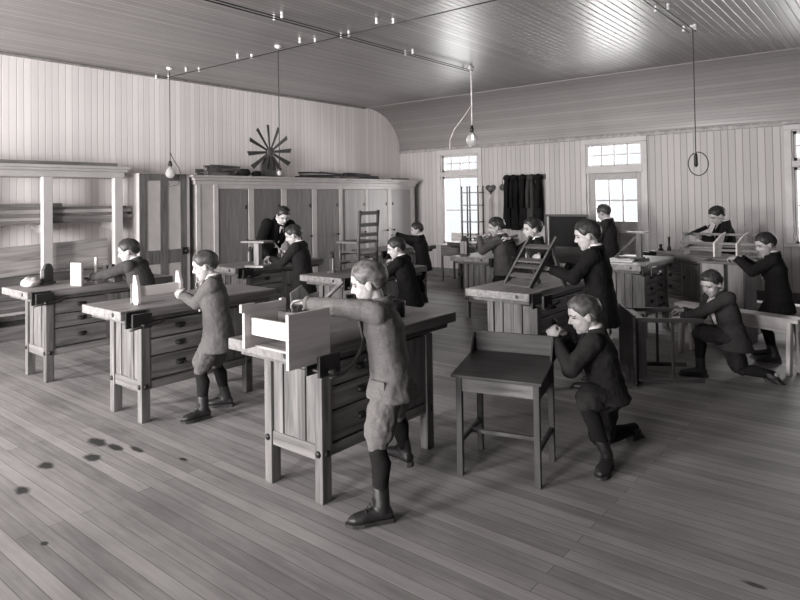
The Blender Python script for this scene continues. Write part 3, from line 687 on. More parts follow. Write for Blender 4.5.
def hand_plane(x, y, rz, label, z=BT + .002, L=.24, v=70):
    t = thing('hand_plane', label, 'plane', (x, y, z), rz)
    MB().box(-L/2, L/2, -.032, .032, 0, .055).build('stock', wood(v, 'X'), t, bevel=.004)
    MB().prism([(-.02, 0), (.02, 0), (.05, .1), (.015, .1)], (-.02, -.02, .05), (1, 0, 0), (0, 0, 1), (0, .04, 0)).build('wedge_iron', IRON, t)
    MB().prism([(-.02, 0), (.025, 0), (.02, .05), (.03, .08), (-.01, .085), (-.03, .06)], (-L*.33, -.012, .055), (1, 0, 0), (0, 0, 1), (0, .024, 0)).build('tote', wood(60, 'Z'), t, bevel=.006)
    MB().lathe([(.001, 0), (.014, 0), (.01, .02), (.018, .04), (.001, .055)], (L*.36, 0, .054), 12).build('front_knob', wood(60, 'Z'), t, smooth=True)
    return t
hand_plane(-6.42, 3.12, .3, 'dark hand plane by the hands of the far left boy')

# ---- second bench: H-shaped white frame
def hframe():
    t = thing('bookrack_frame', 'white H-shaped wooden frame standing on a bench, held by the boy', 'frame', (-4.62, 2.6, BT + .001), 0)
    P = wood(200, 'Z', contrast=.06)
    for y, s in ((-.16, 1), (.2, 1)):
        MB().prism([(-.02, 0), (.03, 0), (.045, .02), (.035, .14), (.0, .225), (-.03, .225), (-.045, .12), (-.05, .02)], (0, y - .013, 0), (1, 0, 0), (0, 0, 1), (0, .026, 0)).build('upright', P, t, bevel=.003)
    MB().prism([(-.055, 0), (.055, 0), (.02, .15), (-.02, .15)], (-.1, -.155, .0), (.55, -.25, 0), (0, 0, 1), (-.01, .02, 0)).build('prop', P, t)
    MB().box(-.012, .012, -.16, .2, .06, .135).build('crossbar', wood(214, 'Y', contrast=.05), t, bevel=.003)
hframe()

# ---- front bench: open pale box being glued up, plane, saw, bits
def glue_box():
    t = thing('open_box', 'unfinished pale wooden box with open frame at the end of the front bench', 'box', (-2.62, 2.09, BT + .001), 0)
    W1 = wood(196, 'Y', contrast=.06); W2 = wood(176, 'Y', contrast=.08)
    MB().box(.205, .227, -.05, .235, -.06, .215).build('front_side', W1, t, bevel=.003)
    MB().prism([(-.05, .02), (-.05, .19), (-.068, .19), (-.068, .235), (.02, .235), (.02, .225), (.2, .225), (.2, .235), (.235, .235), (.235, 0), (-.05, 0)], (-.145, 0, .0), (0, 1, 0), (0, 0, 1), (.022, 0, 0)).build('back_side', wood(176, 'Y', contrast=.1), t, bevel=.003)
    MB().box(-.12, .205, -.01, .012, .07, .16).build('end', wood(200, 'X', contrast=.05), t, bevel=.003)
    MB().box(-.12, .205, .17, .192, .0, .17).build('end', wood(150, 'X'), t, bevel=.003)
    MB().box(-.12, .205, .012, .17, .0, .012).build('bottom', wood(140, 'X'), t)
glue_box()
o = MB().beam((0, 0, 0), (.08, .25, .2), .07, .018, (-.6, -.2, .8)).build('long_batten', wood(168, 'Y'), None, bevel=.003); o.location = (-3.0, 2.7, BT + .035); tag(o, 'long batten leaning up behind the front box', 'batten')
hand_plane(-2.9, 3.0, 2.6, 'dark hand plane lying on the front bench behind the box')
t = thing('backsaw', 'dark-bladed backsaw held upright by the front boy over the box', 'saw', (-2.80, 2.48, .86), 1.0)
MB().prism([(-.045, .03), (.045, .03), (.06, .2), (.01, .265), (-.06, .22)], (0, 0, 0), (1, 0, 0), (0, 0, 1), (0, .02, 0)).build('handle', wood(64, 'Z'), t, bevel=.006)
MB().prism([(-.05, .0), (.05, .0), (.045, .03), (-.045, .03)], (0, .008, 0), (1, 0, 0), (0, 0, 1), (0, .004, 0)).build('blade', IRON, t)
def bottle(x, y, z, h, r, mat, label, cat='bottle', name='small_bottle'):
    o = MB().lathe([(.001, 0), (r, 0), (r, h*.55), (r*.4, h*.72), (r*.4, h*.95), (.001, h)], (0, 0, 0), 14).build(name, mat, None, smooth=True); o.location = (x, y, z); return tag(o, label, cat)
bottle(-2.72, 2.98, BT + .001, .13, .03, plain(225, .2, t=.4), 'small white bottle on the front bench behind the hand')
o = MB().lathe([(.001, 0), (.055, 0), (.06, .1), (.055, .1), (.05, .01), (.001, .01)], (0, 0, 0), 16).build('glue_pot', BLACK, None, smooth=True); o.location = (-2.68, 3.22, BT + .001); tag(o, 'dark glue pot on the front bench at the boy', 'pot')

# ---- bench of the suited man: little pedestal, hammer, pointed board
def pedestal():
    t = thing('pedestal', 'little wooden pedestal with flat top on the bench beside the suited man', 'pedestal', (-6.0, 4.66, BT + .001), .3)
    MB().box(-.035, .035, -.035, .035, .025, .29).build('post', wood(150, 'Z'), t, bevel=.004)
    MB().box(-.17, .15, -.1, .1, .29, .312).build('top', wood(120, 'X'), t, bevel=.003)
    MB().box(-.14, .12, -.07, .07, 0, .025).build('base', wood(160, 'X'), t, bevel=.003)
pedestal()
boardpiece('pointed_board', -6.0, 5.3, .12, .02, .36, .6, 182, 'pale pointed board upright between the suited man and the hammering boy')
bpy.data.objects['pointed_board'].data = MB().prism([(-.075, 0), (.075, 0), (.05, .2), (.0, .38), (-.03, .3), (-.07, .15)], (0, 0, 0), (1, 0, 0), (0, 0, 1), (0, .02, 0)).mesh('pointed_board'); bpy.data.objects['pointed_board'].data.materials.append(wood(182, 'Z', contrast=.12))

# ---- slat-back chair standing on a bench
def chair():
    t = thing('slat_back_chair', 'small dark slat-back chair standing on a workbench', 'chair', (-4.84, 5.16, BT + .001), 0.08)
    D = wood(70, 'Z', rough=.5); DX = wood(74, 'X', rough=.5); DY = wood(74, 'Y', rough=.5)
    s = .13; sd = .165
    for y in (-sd, sd): MB().tube([(s, y, 0), (s, y, .3), (s + .03, y, .66)], .019, 10).build('back_post', D, t, smooth=True); MB().cyl((-s, y, 0), (-s, y, .31), .018).build('front_leg', D, t, smooth=True)
    for z in (.39, .5, .63): MB().box(s - .006 + (z - .3)*.083, s + .008 + (z - .3)*.083, -sd, sd, z - .02, z + .02).build('slat', DY, t, bevel=.003)
    MB().box(-s - .03, s + .01, -sd - .03, sd + .03, .295, .322).build('seat', DX, t, bevel=.005)
    for y in (-sd, sd):
        for z in (.1, .2): MB().cyl((-s, y, z), (s, y, z), .011).build('rung', DX, t, smooth=True)
    for x in (-s, s):
        for z in (.07, .17): MB().cyl((x, -sd, z), (x, sd, z), .011).build('rung', DY, t, smooth=True)
chair()
hand_plane(-4.52, 5.02, .2, 'dark hand plane beside the chair on its bench')

# ---- ladder-like frame leaning on its bench
def ladder():
    t = thing('step_frame', 'ladder-like wooden frame of five rungs leaning upright on a workbench', 'frame', (-2.66, 4.83, BT + .001), -.15)
    tilt = V((.16, .32, .43)).normalized(); sd = V((1, 0, 0)); 
    lean = V((.14, .2, .42)); 
    for x in (-.135, .135):
        MB().beam(V((x, 0, .012)), V((x, 0, .012)) + lean, .022, .05, (0, -1, .4)).build('stringer', wood(70, 'Z'), t, bevel=.003)
    for u in (.04, .22, .40, .52, .8):
        p = lean*u + V((0, 0, .012)); MB().beam(p + V((-.135, 0, 0)), p + V((.135, 0, 0)), .055, .016, (0, -.3, .6)).build('rung', wood(80, 'X'), t, bevel=.002)
    for x in (-.135, .135): MB().beam(V((x, 0, .012)) + lean*.8, V((x + .12, .34, .0)), .02, .035, (0, 1, 1)).build('prop', wood(90, 'Z'), t)
ladder()

# ---- tall whatnot, box, posts
def whatnot():
    t = thing('whatnot_stand', 'tall open spindle stand with rails on the bench in front of the window', 'stand', (-6.33, 9.85, BT + .001), .05)
    for x in (-.17, .0, .17):
        for y in (-.1, .1):
            if x == 0 and y > 0: continue
            MB().cyl((x, y, 0), (x, y, .98), .016, .012, 10).build('post', wood(80, 'Z'), t, smooth=True)
            MB().ball((x, y, .985), .018, 10, 6).build('finial', wood(80, 'Z'), t, smooth=True)
    for z in (.04, .33, .64, .87): MB().box(-.19, .19, -.12, .12, z, z + .016).build('shelf', wood(120, 'X'), t, bevel=.003)
whatnot()
# ---- blackboard on a dark chest near the far wall
t = thing('blackboard', 'framed dark blackboard standing near the far wall left of the glazed door', 'blackboard', (-4.3, 9.5, 0))
MB().box(-.31, .31, -.012, .012, .82, 1.3).build('slate', plain(22, .9, var=.1, name='slate'), t)
f = MB().box(-.4, .34, -.02, .02, 1.3, 1.335); f.box(-.4, .34, -.06, .03, .79, .82); f.box(.31, .34, -.019, .019, 0, 1.299); f.box(-.4, -.365, -.019, .019, 0, 1.299); f.box(-.33, -.31, -.018, .018, .82, 1.3); f.build('frame', wood(66, 'X'), t, bevel=.003)
f = MB().box(-.4, -.365, -.2, .2, 0, .04); f.box(.31, .345, -.2, .2, 0, .04); f.build('foot', wood(60, 'Y'), t, bevel=.003)
f = MB().box(-.36, .31, .0, .02, .25, .79); f.build('lower_panel', wood(52, 'X'), t)

# ---- short bench: braced bracket piece, pad, cup
def bracket_piece():
    t = thing('braced_bracket', 'T-shaped wooden bracket with a diagonal brace on the short bench', 'bracket', (-2.66, 7.95, BT + .001), 0)
    MB().box(-.03, .03, -.03, .03, 0, .31).build('post', wood(112, 'Z'), t, bevel=.003)
    MB().box(-.14, .1, -.07, .07, .31, .33).build('top', wood(150, 'X'), t, bevel=.003)
    MB().beam((-.03, 0, .27), (-.28, 0, .02), .03, .035, (0, 1, 0)).build('brace', wood(104, 'X'), t, bevel=.002)
    MB().box(-.3, .05, -.06, .06, 0, .018).build('base', wood(110, 'X'), t, bevel=.002)
bracket_piece()
o = MB().box(-.14, .14, -.1, .1, 0, .02).build('drawing_paper', plain(228, .7, t=.5, var=.04), None, bevel=.003); o.location = (-2.7, 7.42, BT + .001); o.rotation_euler = (0, 0, .2); tag(o, 'white pad of paper lying on the short bench with the bracket', 'paper pad')
o = MB().box(-.11, .11, -.012, .012, 0, .03).build('try_square', wood(50, 'X'), None); o.location = (-2.55, 7.62, BT + .001); o.rotation_euler = (0, 0, .4); MB().box(-.11, -.07, .012, .18, .01, .014).build('blade', IRON, o); tag(o, 'dark try square beside the white paper pad', 'square')
o = MB().lathe([(.001, 0), (.03, 0), (.034, .075), (.03, .075), (.026, .008), (.001, .008)], (0, 0, 0), 14).build('white_cup', plain(225, .3, t=.5, var=.03), None, smooth=True); o.location = (-2.88, 7.3, BT + .001); tag(o, 'small white cup at the left corner of the short bench', 'cup')

# ---- angled bench: two upright tools and the long rail rack with white ends
for x, y, h, r, lab in ((-2.78, 9.2, .09, .03, 'short dark tool standing on the angled bench'), (-2.68, 9.25, .2, .022, 'tall dark tool standing on the angled bench')):
    o = MB().lathe([(.001, 0), (r*1.3, 0), (r*1.2, h*.2), (r*.6, h*.35), (r*.7, h*.8), (r, h*.9), (.001, h)], (0, 0, 0), 12).build('screw_clamp', BLACK, None, smooth=True); o.location = (x, y, BT + .001); tag(o, lab, 'tool')
def rail_rack():
    t = thing('rail_rack', 'long crib-like rack of wooden rails with white curved ends on the angled bench', 'rack', (-1.86, 8.55, 0), 0)
    D = wood(110, 'X')
    for y, z in ((-.08, .92), (-.08, 1.0), (.14, 1.10), (.14, .95)): MB().box(-.46, .46, y - .012, y + .012, z, z + .03).build('rail', D, t, bevel=.003)
    for x in (-.03, .22):
        MB().prism([(-.09, .0), (.04, .0), (.06, .1), (.16, .30), (.05, .26), (-.09, .17)], (x, -.06, BT + .012), (.35, .9, 0), (0, 0, 1), (.02, -.01, 0)).build('end', wood(222, 'Z', contrast=.05), t, bevel=.004)
    for x in (-.42, .42): MB().box(x - .012, x + .012, -.09, .15, .842, 1.14).build('end_frame', D, t, bevel=.003)
    MB().box(-.44, .44, -.09, .15, .842, .856).build('floor_board', wood(84, 'X'), t)
rail_rack()

# ---- cabinet carcass with pale panels at the right
def carcass():
    t = thing('cabinet_carcass', 'unfinished open cabinet with pale panels standing behind the seated boy', 'cabinet', (-1.62, 7.42, 0), -.08)
    MB().box(-.2, .03, -.012, .012, 0, .87).build('panel', wood(152, 'Z', contrast=.12), t, bevel=.003)
    MB().box(.07, .22, -.012, .012, 0, .87).build('panel', wood(132, 'Z', contrast=.12), t, bevel=.003)
    MB().box(.03, .07, .03, .05, 0, .87).build('back', wood(50, 'Z'), t)  # dark strip added for the shade in the gap between the panels
    for x in (-.2, .225): MB().box(x - .012, x + .012, -.012, .4, 0, .87).build('side', wood(88, 'Z'), t, bevel=.003)
    MB().box(-.24, .25, -.03, .03, .87, .895).build('front_rail', wood(105, 'X'), t, bevel=.003); MB().box(-.24, .25, .36, .42, .87, .895).build('back_rail', wood(105, 'X'), t, bevel=.003)
    for x in (-.225, .235): MB().box(x - .015, x + .015, .03, .36, .87, .895).build('side_rail', wood(100, 'Y'), t, bevel=.003)
carcass()

# ---- low white saw horses at the right edge
def horse(x, y, rz, L, h, label):
    t = thing('saw_bench', label, 'saw bench', (x, y, 0), rz)
    P = wood(196, 'X', contrast=.12); Z = wood(192, 'Z', contrast=.12)
    MB().box(-L, .06, -.09, .09, h - .035, h).build('top', P, t, bevel=.004)
    MB().box(-L + .05, 0, -.075, -.05, h - .13, h - .035).build('apron', P, t, bevel=.003); MB().box(-L + .05, 0, .05, .075, h - .13, h - .035).build('apron', P, t, bevel=.003)
    for xx in (0, -L + .1):
        for s in (-1, 1): MB().beam((xx - .02, s*.1, 0), (xx - .02, s*.06, h - .035), .06, .035, (1, 0, 0)).build('leg', Z, t, bevel=.004)
horse(-.84, 6.6, -.32, 1.15, .5, 'low pale saw bench reaching behind the kneeling boy at the right edge')
horse(-.55, 8.25, -.1, .95, .36, 'low pale saw bench farther back at the right edge')

# ---- slope-topped desk in the middle of the floor
def desk():
    t = thing('slope_top_desk', 'small dark school desk with sloping lid and backboard in the middle of the floor', 'desk', (-2.105, 3.06, 0), math.atan2(.125, .475))
    W, D = .49, .43; d = 66
    for x, y in ((0, 0), (W - .035, 0), (0, D - .035), (W - .035, D - .035)): MB().box(x, x + .035, y, y + .035, 0, .575 if y == 0 else .62).build('leg', wood(d, 'Z', rough=.5), t, bevel=.003)
    MB().box(.035, W - .035, .006, .022, .49, .575).build('front_apron', wood(98, 'X', contrast=.35, rough=.5), t, bevel=.002)
    MB().box(.035, W - .035, D - .025, D - .005, .47, .62).build('back_apron', wood(d, 'X'), t)
    for x in (.006, W - .022): MB().prism([(.035, .48), (D - .03, .48), (D - .03, .625), (.035, .578)], (x, 0, 0), (0, 1, 0), (0, 0, 1), (.016, 0, 0)).build('side_apron', wood(d - 6, 'Y'), t)
    MB().prism([(-.03, .574), (D - .02, .63), (D - .02, .648), (-.03, .592)], (-.02, 0, 0), (0, 1, 0), (0, 0, 1), (W + .04, 0, 0)).build('lid', wood(d - 4, 'X', rough=.5), t, bevel=.003)
    MB().box(-.012, W + .012, D - .04, D - .02, .63, .765).build('backboard', wood(d + 16, 'X', rough=.5), t, bevel=.003)
    for x in (-.012, W + .0): MB().prism([(.3, .63), (D - .02, .63), (D - .02, .76), (D - .05, .76)], (x, 0, 0), (0, 1, 0), (0, 0, 1), (.012, 0, 0)).build('cheek', wood(d, 'Y'), t, bevel=.002)
    for x in (.008, W - .026): MB().box(x, x + .018, .035, D - .035, .18, .21).build('stretcher', wood(d - 8, 'Y'), t, bevel=.002)
    MB().box(.03, W - .03, D*.5 - .012, D*.5 + .012, .184, .206).build('stretcher', wood(d + 10, 'X'), t, bevel=.002)
desk()

# ---- table lying on its side, being worked on by the crouching boy
def side_table():
    t = thing('overturned_table', 'dark small table lying on its side in front of the crouching boy', 'table', (-1.86, 5.42, 0), math.atan2(.27, .45))
    D = wood(60, 'Z'); DX = wood(66, 'X')
    # the tabletop stands on edge in the y-z plane at x = 0; legs point along +x
    MB().box(-.022, 0, -.02, .62, 0, .6).build('tabletop', wood(54, 'Y'), t, bevel=.004)
    for y in (.02, .54):
        for z in (.03, .535): MB().box(0, .56, y, y + .034, z, z + .034).build('leg', DX, t, bevel=.003)
    a = MB().box(0, .09, .026, .046, .06, .535).build('apron', D, t); a = MB().box(0, .09, .545, .565, .06, .535).build('apron', D, t)
    MB().box(0, .09, .05, .54, .04, .056).build('apron', D, t); MB().box(0, .09, .05, .54, .545, .561).build('apron', wood(120, 'Y'), t)  # last apron in lighter wood: the light on its face put into the colour
    MB().box(.30, .32, .026, .05, .06, .54).build('stretcher', wood(70, 'Z'), t, bevel=.002); MB().box(.30, .32, .545, .57, .06, .54).build('stretcher', wood(70, 'Z'), t, bevel=.002)
side_table()

# ---- small pale stand below the left window
t = thing('window_table', 'small table with a pale box back under the left window', 'table', (-6.95, 10.2, 0))
MB().box(-.28, .36, -.22, .3, .70, .725).build('top', wood(178, 'X'), t, bevel=.003)
MB().box(-.25, .33, .2, .28, .725, .93).build('backboard', wood(190, 'X', contrast=.1), t, bevel=.003)
MB().box(-.24, .32, -.18, .26, .5, .70).build('drawer_box', wood(112, 'X'), t, bevel=.003)
for x in (-.24, .29):
    for y in (-.18, .23): MB().box(x, x + .035, y, y + .035, 0, .5).build('leg', wood(90, 'Z'), t, bevel=.003)

# ------------------------------------------------------------------ people
SKIN = plain(172, .55, var=.05, scale=30, bump=.05, name='skin'); LIPS = plain(140, .5, name='lips'); BROW = plain(84, .8, name='brows'); EYE = plain(46, .3, name='eyes'); EYEW = plain(214, .3, name='eye_white')
STOCK = cloth(30); BOOTM = plain(36, .5, bump=.2, name='boot_leather'); SOLE = plain(52, .7, name='boot_sole'); SHIRT = cloth(214, 500, .05)
DG = bpy.context.evaluated_depsgraph_get
def remesh(mb, vox, smooth=3, fac=.5):
    me = mb.mesh('tmp'); o = bpy.data.objects.new('tmp', me); C.objects.link(o)
    md = o.modifiers.new('r', 'REMESH'); md.mode = 'VOXEL'; md.voxel_size = vox; md.use_smooth_shade = True
    if smooth: sm = o.modifiers.new('s', 'SMOOTH'); sm.factor = fac; sm.iterations = smooth
    dg = DG(); dg.update(); me2 = bpy.data.meshes.new_from_object(o.evaluated_get(dg))
    bpy.data.objects.remove(o); bpy.data.meshes.remove(me)
    for p in me2.polygons: p.use_smooth = True
    return me2
def rough_up(me, amp, sc, seed):
    me.update(); off = V((seed*3.1, seed*1.7, 0)); nr = [v.normal.copy() for v in me.vertices]
    for v, n in zip(me.vertices, nr): v.co += n*(noise.noise(v.co*sc + off)*amp + noise.noise(v.co*sc*2.3 - off)*amp*.5)
def link(name, me, mat, parent):
    me.name = name; me.materials.clear(); me.materials.append(mat); o = bpy.data.objects.new(name, me); C.objects.link(o)
    if parent: o.parent = parent
    return o
def ik(a, t, l1, l2, pole):
    a, t = V(a), V(t); d = t - a; L = d.length
    if L > (l1 + l2)*.995: t = a + d*((l1 + l2)*.995/L); d = t - a; L = d.length
    d.normalize(); p = V(pole); p -= d*p.dot(d); p.normalize()
    x = (l1*l1 - l2*l2 + L*L)/(2*L); y = math.sqrt(max(0, l1*l1 - x*x))
    return a + d*x + p*y, t

def person(label, loc, face, h, pelvis, neck, look, hands, legs, jacket=60, knick=50, hair=52, vox=.006, jlen=.30, adult=False, elbows=(None, None), twist=0, buttons=False, collar=True, stock=None, hairseed=1, tilt=0, skin=SKIN, hairlen=0, group=None, shirt=1.0):
    """world-space pose; hands = [(wrist, finger direction, palm normal, curl)], legs = [(ankle, toe direction, knee pole or ('at', knee))]; index 0 left, 1 right"""
    k = h/1.35; base = V((loc[0], loc[1], 0)); W = lambda p: V(p) - base
    fx = V((math.cos(math.radians(face)), math.sin(math.radians(face)), 0)); lf = V((-fx.y, fx.x, 0))
    pel, nk = W(pelvis), W(neck); up_ = (nk - pel).normalized()
    ca = math.radians(face + twist); cl = V((-math.sin(ca), math.cos(ca), 0)); cl = (cl - up_*cl.dot(up_)).normalized(); cf = cl.cross(up_).normalized()
    torso = (nk - pel).length
    Hh = (.168 if not adult else .132)*h
    lk = V(look).normalized(); hu = V((0, 0, 1)) + cl*tilt; hu = (hu - lk*hu.dot(lk)).normalized(); hl = hu.cross(lk).normalized()
    hc = nk + up_*(.02*k) + hu*(Hh*.42) + lk*(Hh*.12)
    hp = lambda a, b, c: hc + lk*(a*Hh) + hl*(b*Hh) + hu*(c*Hh)
    hv = lambda a, b, c: (lk*(a*Hh), hl*(b*Hh), hu*(c*Hh))
    shw = (.118 if not adult else .135)*k; hipw = .062*k
    sh = [nk - up_*(.035*k) + cl*shw*s for s in (1, -1)]
    hip = [pel + lf*hipw*s for s in (1, -1)]
    ua, fa = (.172*h, .155*h); th, sn = (.245*h, .225*h)
    if adult: ua, fa, th, sn = .17*h, .145*h, .245*h, .235*h
    B = MB()
    # trunk and neck
    B.loft([(pel - up_*.08*k, cl*.04*k, cf*.04*k), (pel - up_*.03*k, cl*.105*k, cf*.075*k), (pel + up_*torso*.3, cl*.095*k, cf*.07*k), (pel + up_*torso*.7, cl*.112*k, cf*.08*k), (nk - up_*.05*k, cl*.09*k, cf*.06*k), (nk, cl*.05*k, cf*.05*k)], 18)
    B.cone(nk - up_*.04*k, hp(-.08, 0, -.18), .046*k, .043*k)
    # head
    B.ell(hp(-.03, 0, .12), *hv(.43, 0, 0)[:1], hl*(.345*Hh), hu*(.37*Hh), 24, 16)
    B.ell(hp(.10, 0, -.16), lk*(.27*Hh), hl*(.265*Hh), hu*(.33*Hh), 20, 14)
    B.ball(hp(.25, 0, -.395), .085*Hh)
    for s in (1, -1):
        B.ball(hp(.2, .13*s, -.13), .135*Hh); B.ell(hp(-.04, .345*s, -.03), lk*(.085*Hh), hl*(.035*Hh) + lk*(-.015*s*0), hu*(.125*Hh), 12, 8)
        B.ell(hp(.29, .14*s, .115), lk*(.07*Hh), hl*(.13*Hh), hu*(.045*Hh), 12, 8)
    B.cone(hp(.36, 0, .05), hp(.43, 0, -.10), .03*Hh, .048*Hh); B.ell(hp(.36, 0, -.125), lk*(.07*Hh), hl*(.075*Hh), hu*(.035*Hh), 12, 8)
    B.ell(hp(.325, 0, -.235), lk*(.055*Hh), hl*(.105*Hh), hu*(.025*Hh), 12, 8); B.ell(hp(.315, 0, -.275), lk*(.055*Hh), hl*(.085*Hh), hu*(.028*Hh), 12, 8)
    # arms + hands
    wr = []; els = []
    for i in (0, 1):
        s = 1 if i == 0 else -1
        wrist, fdir, pn, curl = hands[i]
        pole = elbows[i] if elbows[i] else (V((0, 0, -1))*.8 + cl*s*.5 - cf*.3)
        e, t = ik(sh[i], W(wrist), ua, fa, pole); els.append(e); wr.append(t)
        B.cone(sh[i], e, .042*k, .034*k); B.cone(e, t, .034*k, .022*k)
        d = V(fdir).normalized() if fdir else (t - e).normalized(); n_ = V(pn); n_ = (n_ - d*n_.dot(d)).normalized(); sd = n_.cross(d).normalized()*s   # towards the thumb
        hL = .102*h; r = .0078*k
        B.loft([(t - d*.01, sd*.02*k, n_*.015*k), (t + d*hL*.15, sd*.026*k, n_*.014*k), (t + d*hL*.35, sd*.035*k, n_*.014*k), (t + d*hL*.52, sd*.036*k, n_*.012*k), (t + d*hL*.56, sd*.03*k, n_*.008*k)], 14)
        for q, (off, ln) in enumerate(((.028, .43), (.0095, .49), (-.0095, .46), (-.027, .36))):
            p = t + d*hL*.5 + sd*off*k; ang = 0; seg = [ln*hL*x for x in (.45, .31, .24)]; fd = (d + sd*off*2.2).normalized()
            for j in range(3):
                ang += math.radians(curl[j] if isinstance(curl, (list, tuple)) else curl) * (1 + .08*q)
                dd = fd*math.cos(ang) + n_*math.sin(ang); p2 = p + dd*seg[j]; B.cone(p, p2, r*(1 - .09*j), r*(.92 - .09*j), 10); p = p2
        p = t + d*hL*.18 + sd*.026*k; c0 = (curl[0] if isinstance(curl, (list, tuple)) else curl)
        p2 = p + (d*.62 + sd*.7 + n_*(.2 + c0*.006)).normalized()*hL*.24; B.cone(p, p2, r*1.35, r*1.1, 10)
        p3 = p2 + (d*.85 + sd*(.35 - c0*.006) + n_*(.2 + c0*.01)).normalized()*hL*.2; B.cone(p2, p3, r*1.1, r*.9, 10)
    # legs
    kn = []; an = []; toes = []
    for i in (0, 1):
        ankle, toe, pole = legs[i]; a = W(ankle)
        if isinstance(pole, tuple) and len(pole) == 2 and pole[0] == 'at': kk = W(pole[1])
        else: kk, a = ik(hip[i], a, th, sn, pole if pole else fx)
        kn.append(kk); an.append(a); toes.append(V(toe).normalized())
        B.cone(hip[i], kk, .055*k, .038*k); B.cone(kk, a, .036*k, .02*k)
    me = remesh(B, vox, 2, .45)
    # face: eye sockets pressed in, then features coloured by place
    for v in me.vertices:
        q = v.co - hc; a, b, c = q.dot(lk)/Hh, q.dot(hl)/Hh, q.dot(hu)/Hh
        if a > .1 and abs(b) < .32 and -.2 < c < .2:
            e2 = ((abs(b) - .135)**2)/.006 + ((c - .03)**2)/.0035
            v.co -= lk*(math.exp(-e2)*.055*Hh)
    for m_ in (skin, LIPS, BROW, EYE, EYEW): me.materials.append(m_)
    for p in me.polygons:
        q = p.center - hc; a, b, c = q.dot(lk)/Hh, q.dot(hl)/Hh, q.dot(hu)/Hh; mi = 0
        if a > .12 and abs(b) < .33:
            if -.292 < c < -.225 and abs(b) < .1: mi = 1
            elif abs(abs(b) - .145) < .1 and abs(c - .118 + abs(abs(b) - .13)*.25) < .02: mi = 2
            elif ((abs(b) - .138)/.07)**2 + ((c - .015)/.02)**2 < 1: mi = 3
        p.material_index = mi
    me.name = 'person'; P = bpy.data.objects.new('person', me); C.objects.link(P); P.location = base
    tag(P, label, 'person', group)
    # hair
    hb = MB(); na, nt_ = 72, 18; ring = []; ce = hp(-.035, 0, .12)
    def hl_(az):
        f_ = math.cos(az); s_ = abs(math.sin(az))
        az_ = math.degrees(math.acos(max(-1, min(1, f_))))
        tb = ((0, .2), (35, .19), (50, .12), (62, .0), (74, -.09), (84, -.07), (92, -.02), (104, -.06), (118, -.2), (140, -.3), (180, -.33))
        for (a0, v0), (a1, v1) in zip(tb, tb[1:]):
            if az_ <= a1: return v0 + (v1 - v0)*(az_ - a0)/(a1 - a0)
        return -.33
    vs_ = []; fs = []
    for inner in (0, 1):
        for j in range(nt_ + 1):
            for i in range(na):
                az = 2*PI*i/na; zc = (hl_(az) + .035*noise.noise(V((math.cos(az)*11, math.sin(az)*11, hairseed*5))))/.42; zc = max(-.95, min(.95, zc)); T = math.acos(zc); t_ = max(.03, T*j/nt_)
                rr = 1 + .05*noise.noise(V((math.cos(az)*2, math.sin(az)*2, t_*3 + hairseed*9))) + .03*noise.noise(V((math.cos(az + t_*.5)*9, math.sin(az + t_*.5)*9, t_*2 + hairseed))) + .022*noise.noise(V((math.cos(az + t_*.7)*22, math.sin(az + t_*.7)*22, t_*2.5 - hairseed)))
                if inner: rr = .84
                else: rr *= 1 - .1*max(0, (j/nt_ - .62)/.38)**1.5
                vs_.append(ce + lk*(.49*Hh*rr*math.sin(t_)*math.cos(az)) + hl*(.41*Hh*rr*math.sin(t_)*math.sin(az)) + hu*(.45*Hh*rr*math.cos(t_)))
    M_ = (nt_ + 1)*na
    for j in range(nt_):
        for i in range(na):
            i2 = (i + 1) % na; fs.append((j*na + i, j*na + i2, (j + 1)*na + i2, (j + 1)*na + i)); fs.append((M_ + j*na + i, M_ + (j + 1)*na + i, M_ + (j + 1)*na + i2, M_ + j*na + i2))
    for i in range(na):
        i2 = (i + 1) % na; fs.append((nt_*na + i, nt_*na + i2, M_ + nt_*na + i2, M_ + nt_*na + i))
    fs.append(tuple(range(na))); fs.append(tuple(M_ + i for i in reversed(range(na))))
    hb.add(vs_, fs); hb.build('hair', plain(hair, .5, var=.3, scale=34, bump=.5), P, smooth=True)
    # jacket
    J = MB(); dn = V((0, 0, -1)); jl = jlen*h
    hem = pel + (dn*.75 - up_*.25).normalized()*(jl - .0) if jl > 0 else pel
    j2 = pel + (hem - pel)*.5
    lf2 = lf; fx2 = fx
    J.loft([(hem, lf2*.176*k, fx2*.142*k), (hem + (pel - hem)*.1, lf2*.18*k, fx2*.144*k), (j2, lf2*.17*k, fx2*.132*k), (pel, (lf2*.6 + cl*.4)*.153*k, (fx2*.6 + cf*.4)*.118*k), (pel + up_*torso*.32, cl*.138*k, cf*.106*k), (pel + up_*torso*.62, cl*.15*k, cf*.113*k),
            (nk - up_*.085*k, cl*.142*k, cf*.10*k), (nk - up_*.035*k, cl*.108*k, cf*.078*k), (nk - up_*.005*k, cl*.072*k, cf*.066*k), (nk + up_*.015*k, cl*.064*k, cf*.06*k)], 26)
    for i in (0, 1):
        J.ball(sh[i] - up_*.012*k, .06*k); J.cone(sh[i], els[i], .061*k, .051*k); J.cone(els[i], els[i] + (wr[i] - els[i])*.9, .051*k, .037*k)
    jm = remesh(J, max(.008, vox), 4, .5); rough_up(jm, .006*k, 15, hairseed)
    JM = cloth(jacket); jk = link('jacket', jm, JM, P)
    for s in (1, -1):   # lapels
        a0 = nk + cf*.055*k + cl*.045*k*s + up_*.005*k; a1 = pel + up_*torso*.45 + cf*.118*k + cl*.012*k*s
        L = MB().loft([(a0, cl*.02*k, cf*.008*k), (a0 + (a1 - a0)*.35 + cf*.035*k + cl*.012*k*s, cl*.034*k, cf*.01*k), (a0 + (a1 - a0)*.65 + cf*.02*k, cl*.022*k, cf*.01*k), (a1, cl*.006*k, cf*.006*k)], 12)
        L.build('lapel', JM, jk, smooth=True)
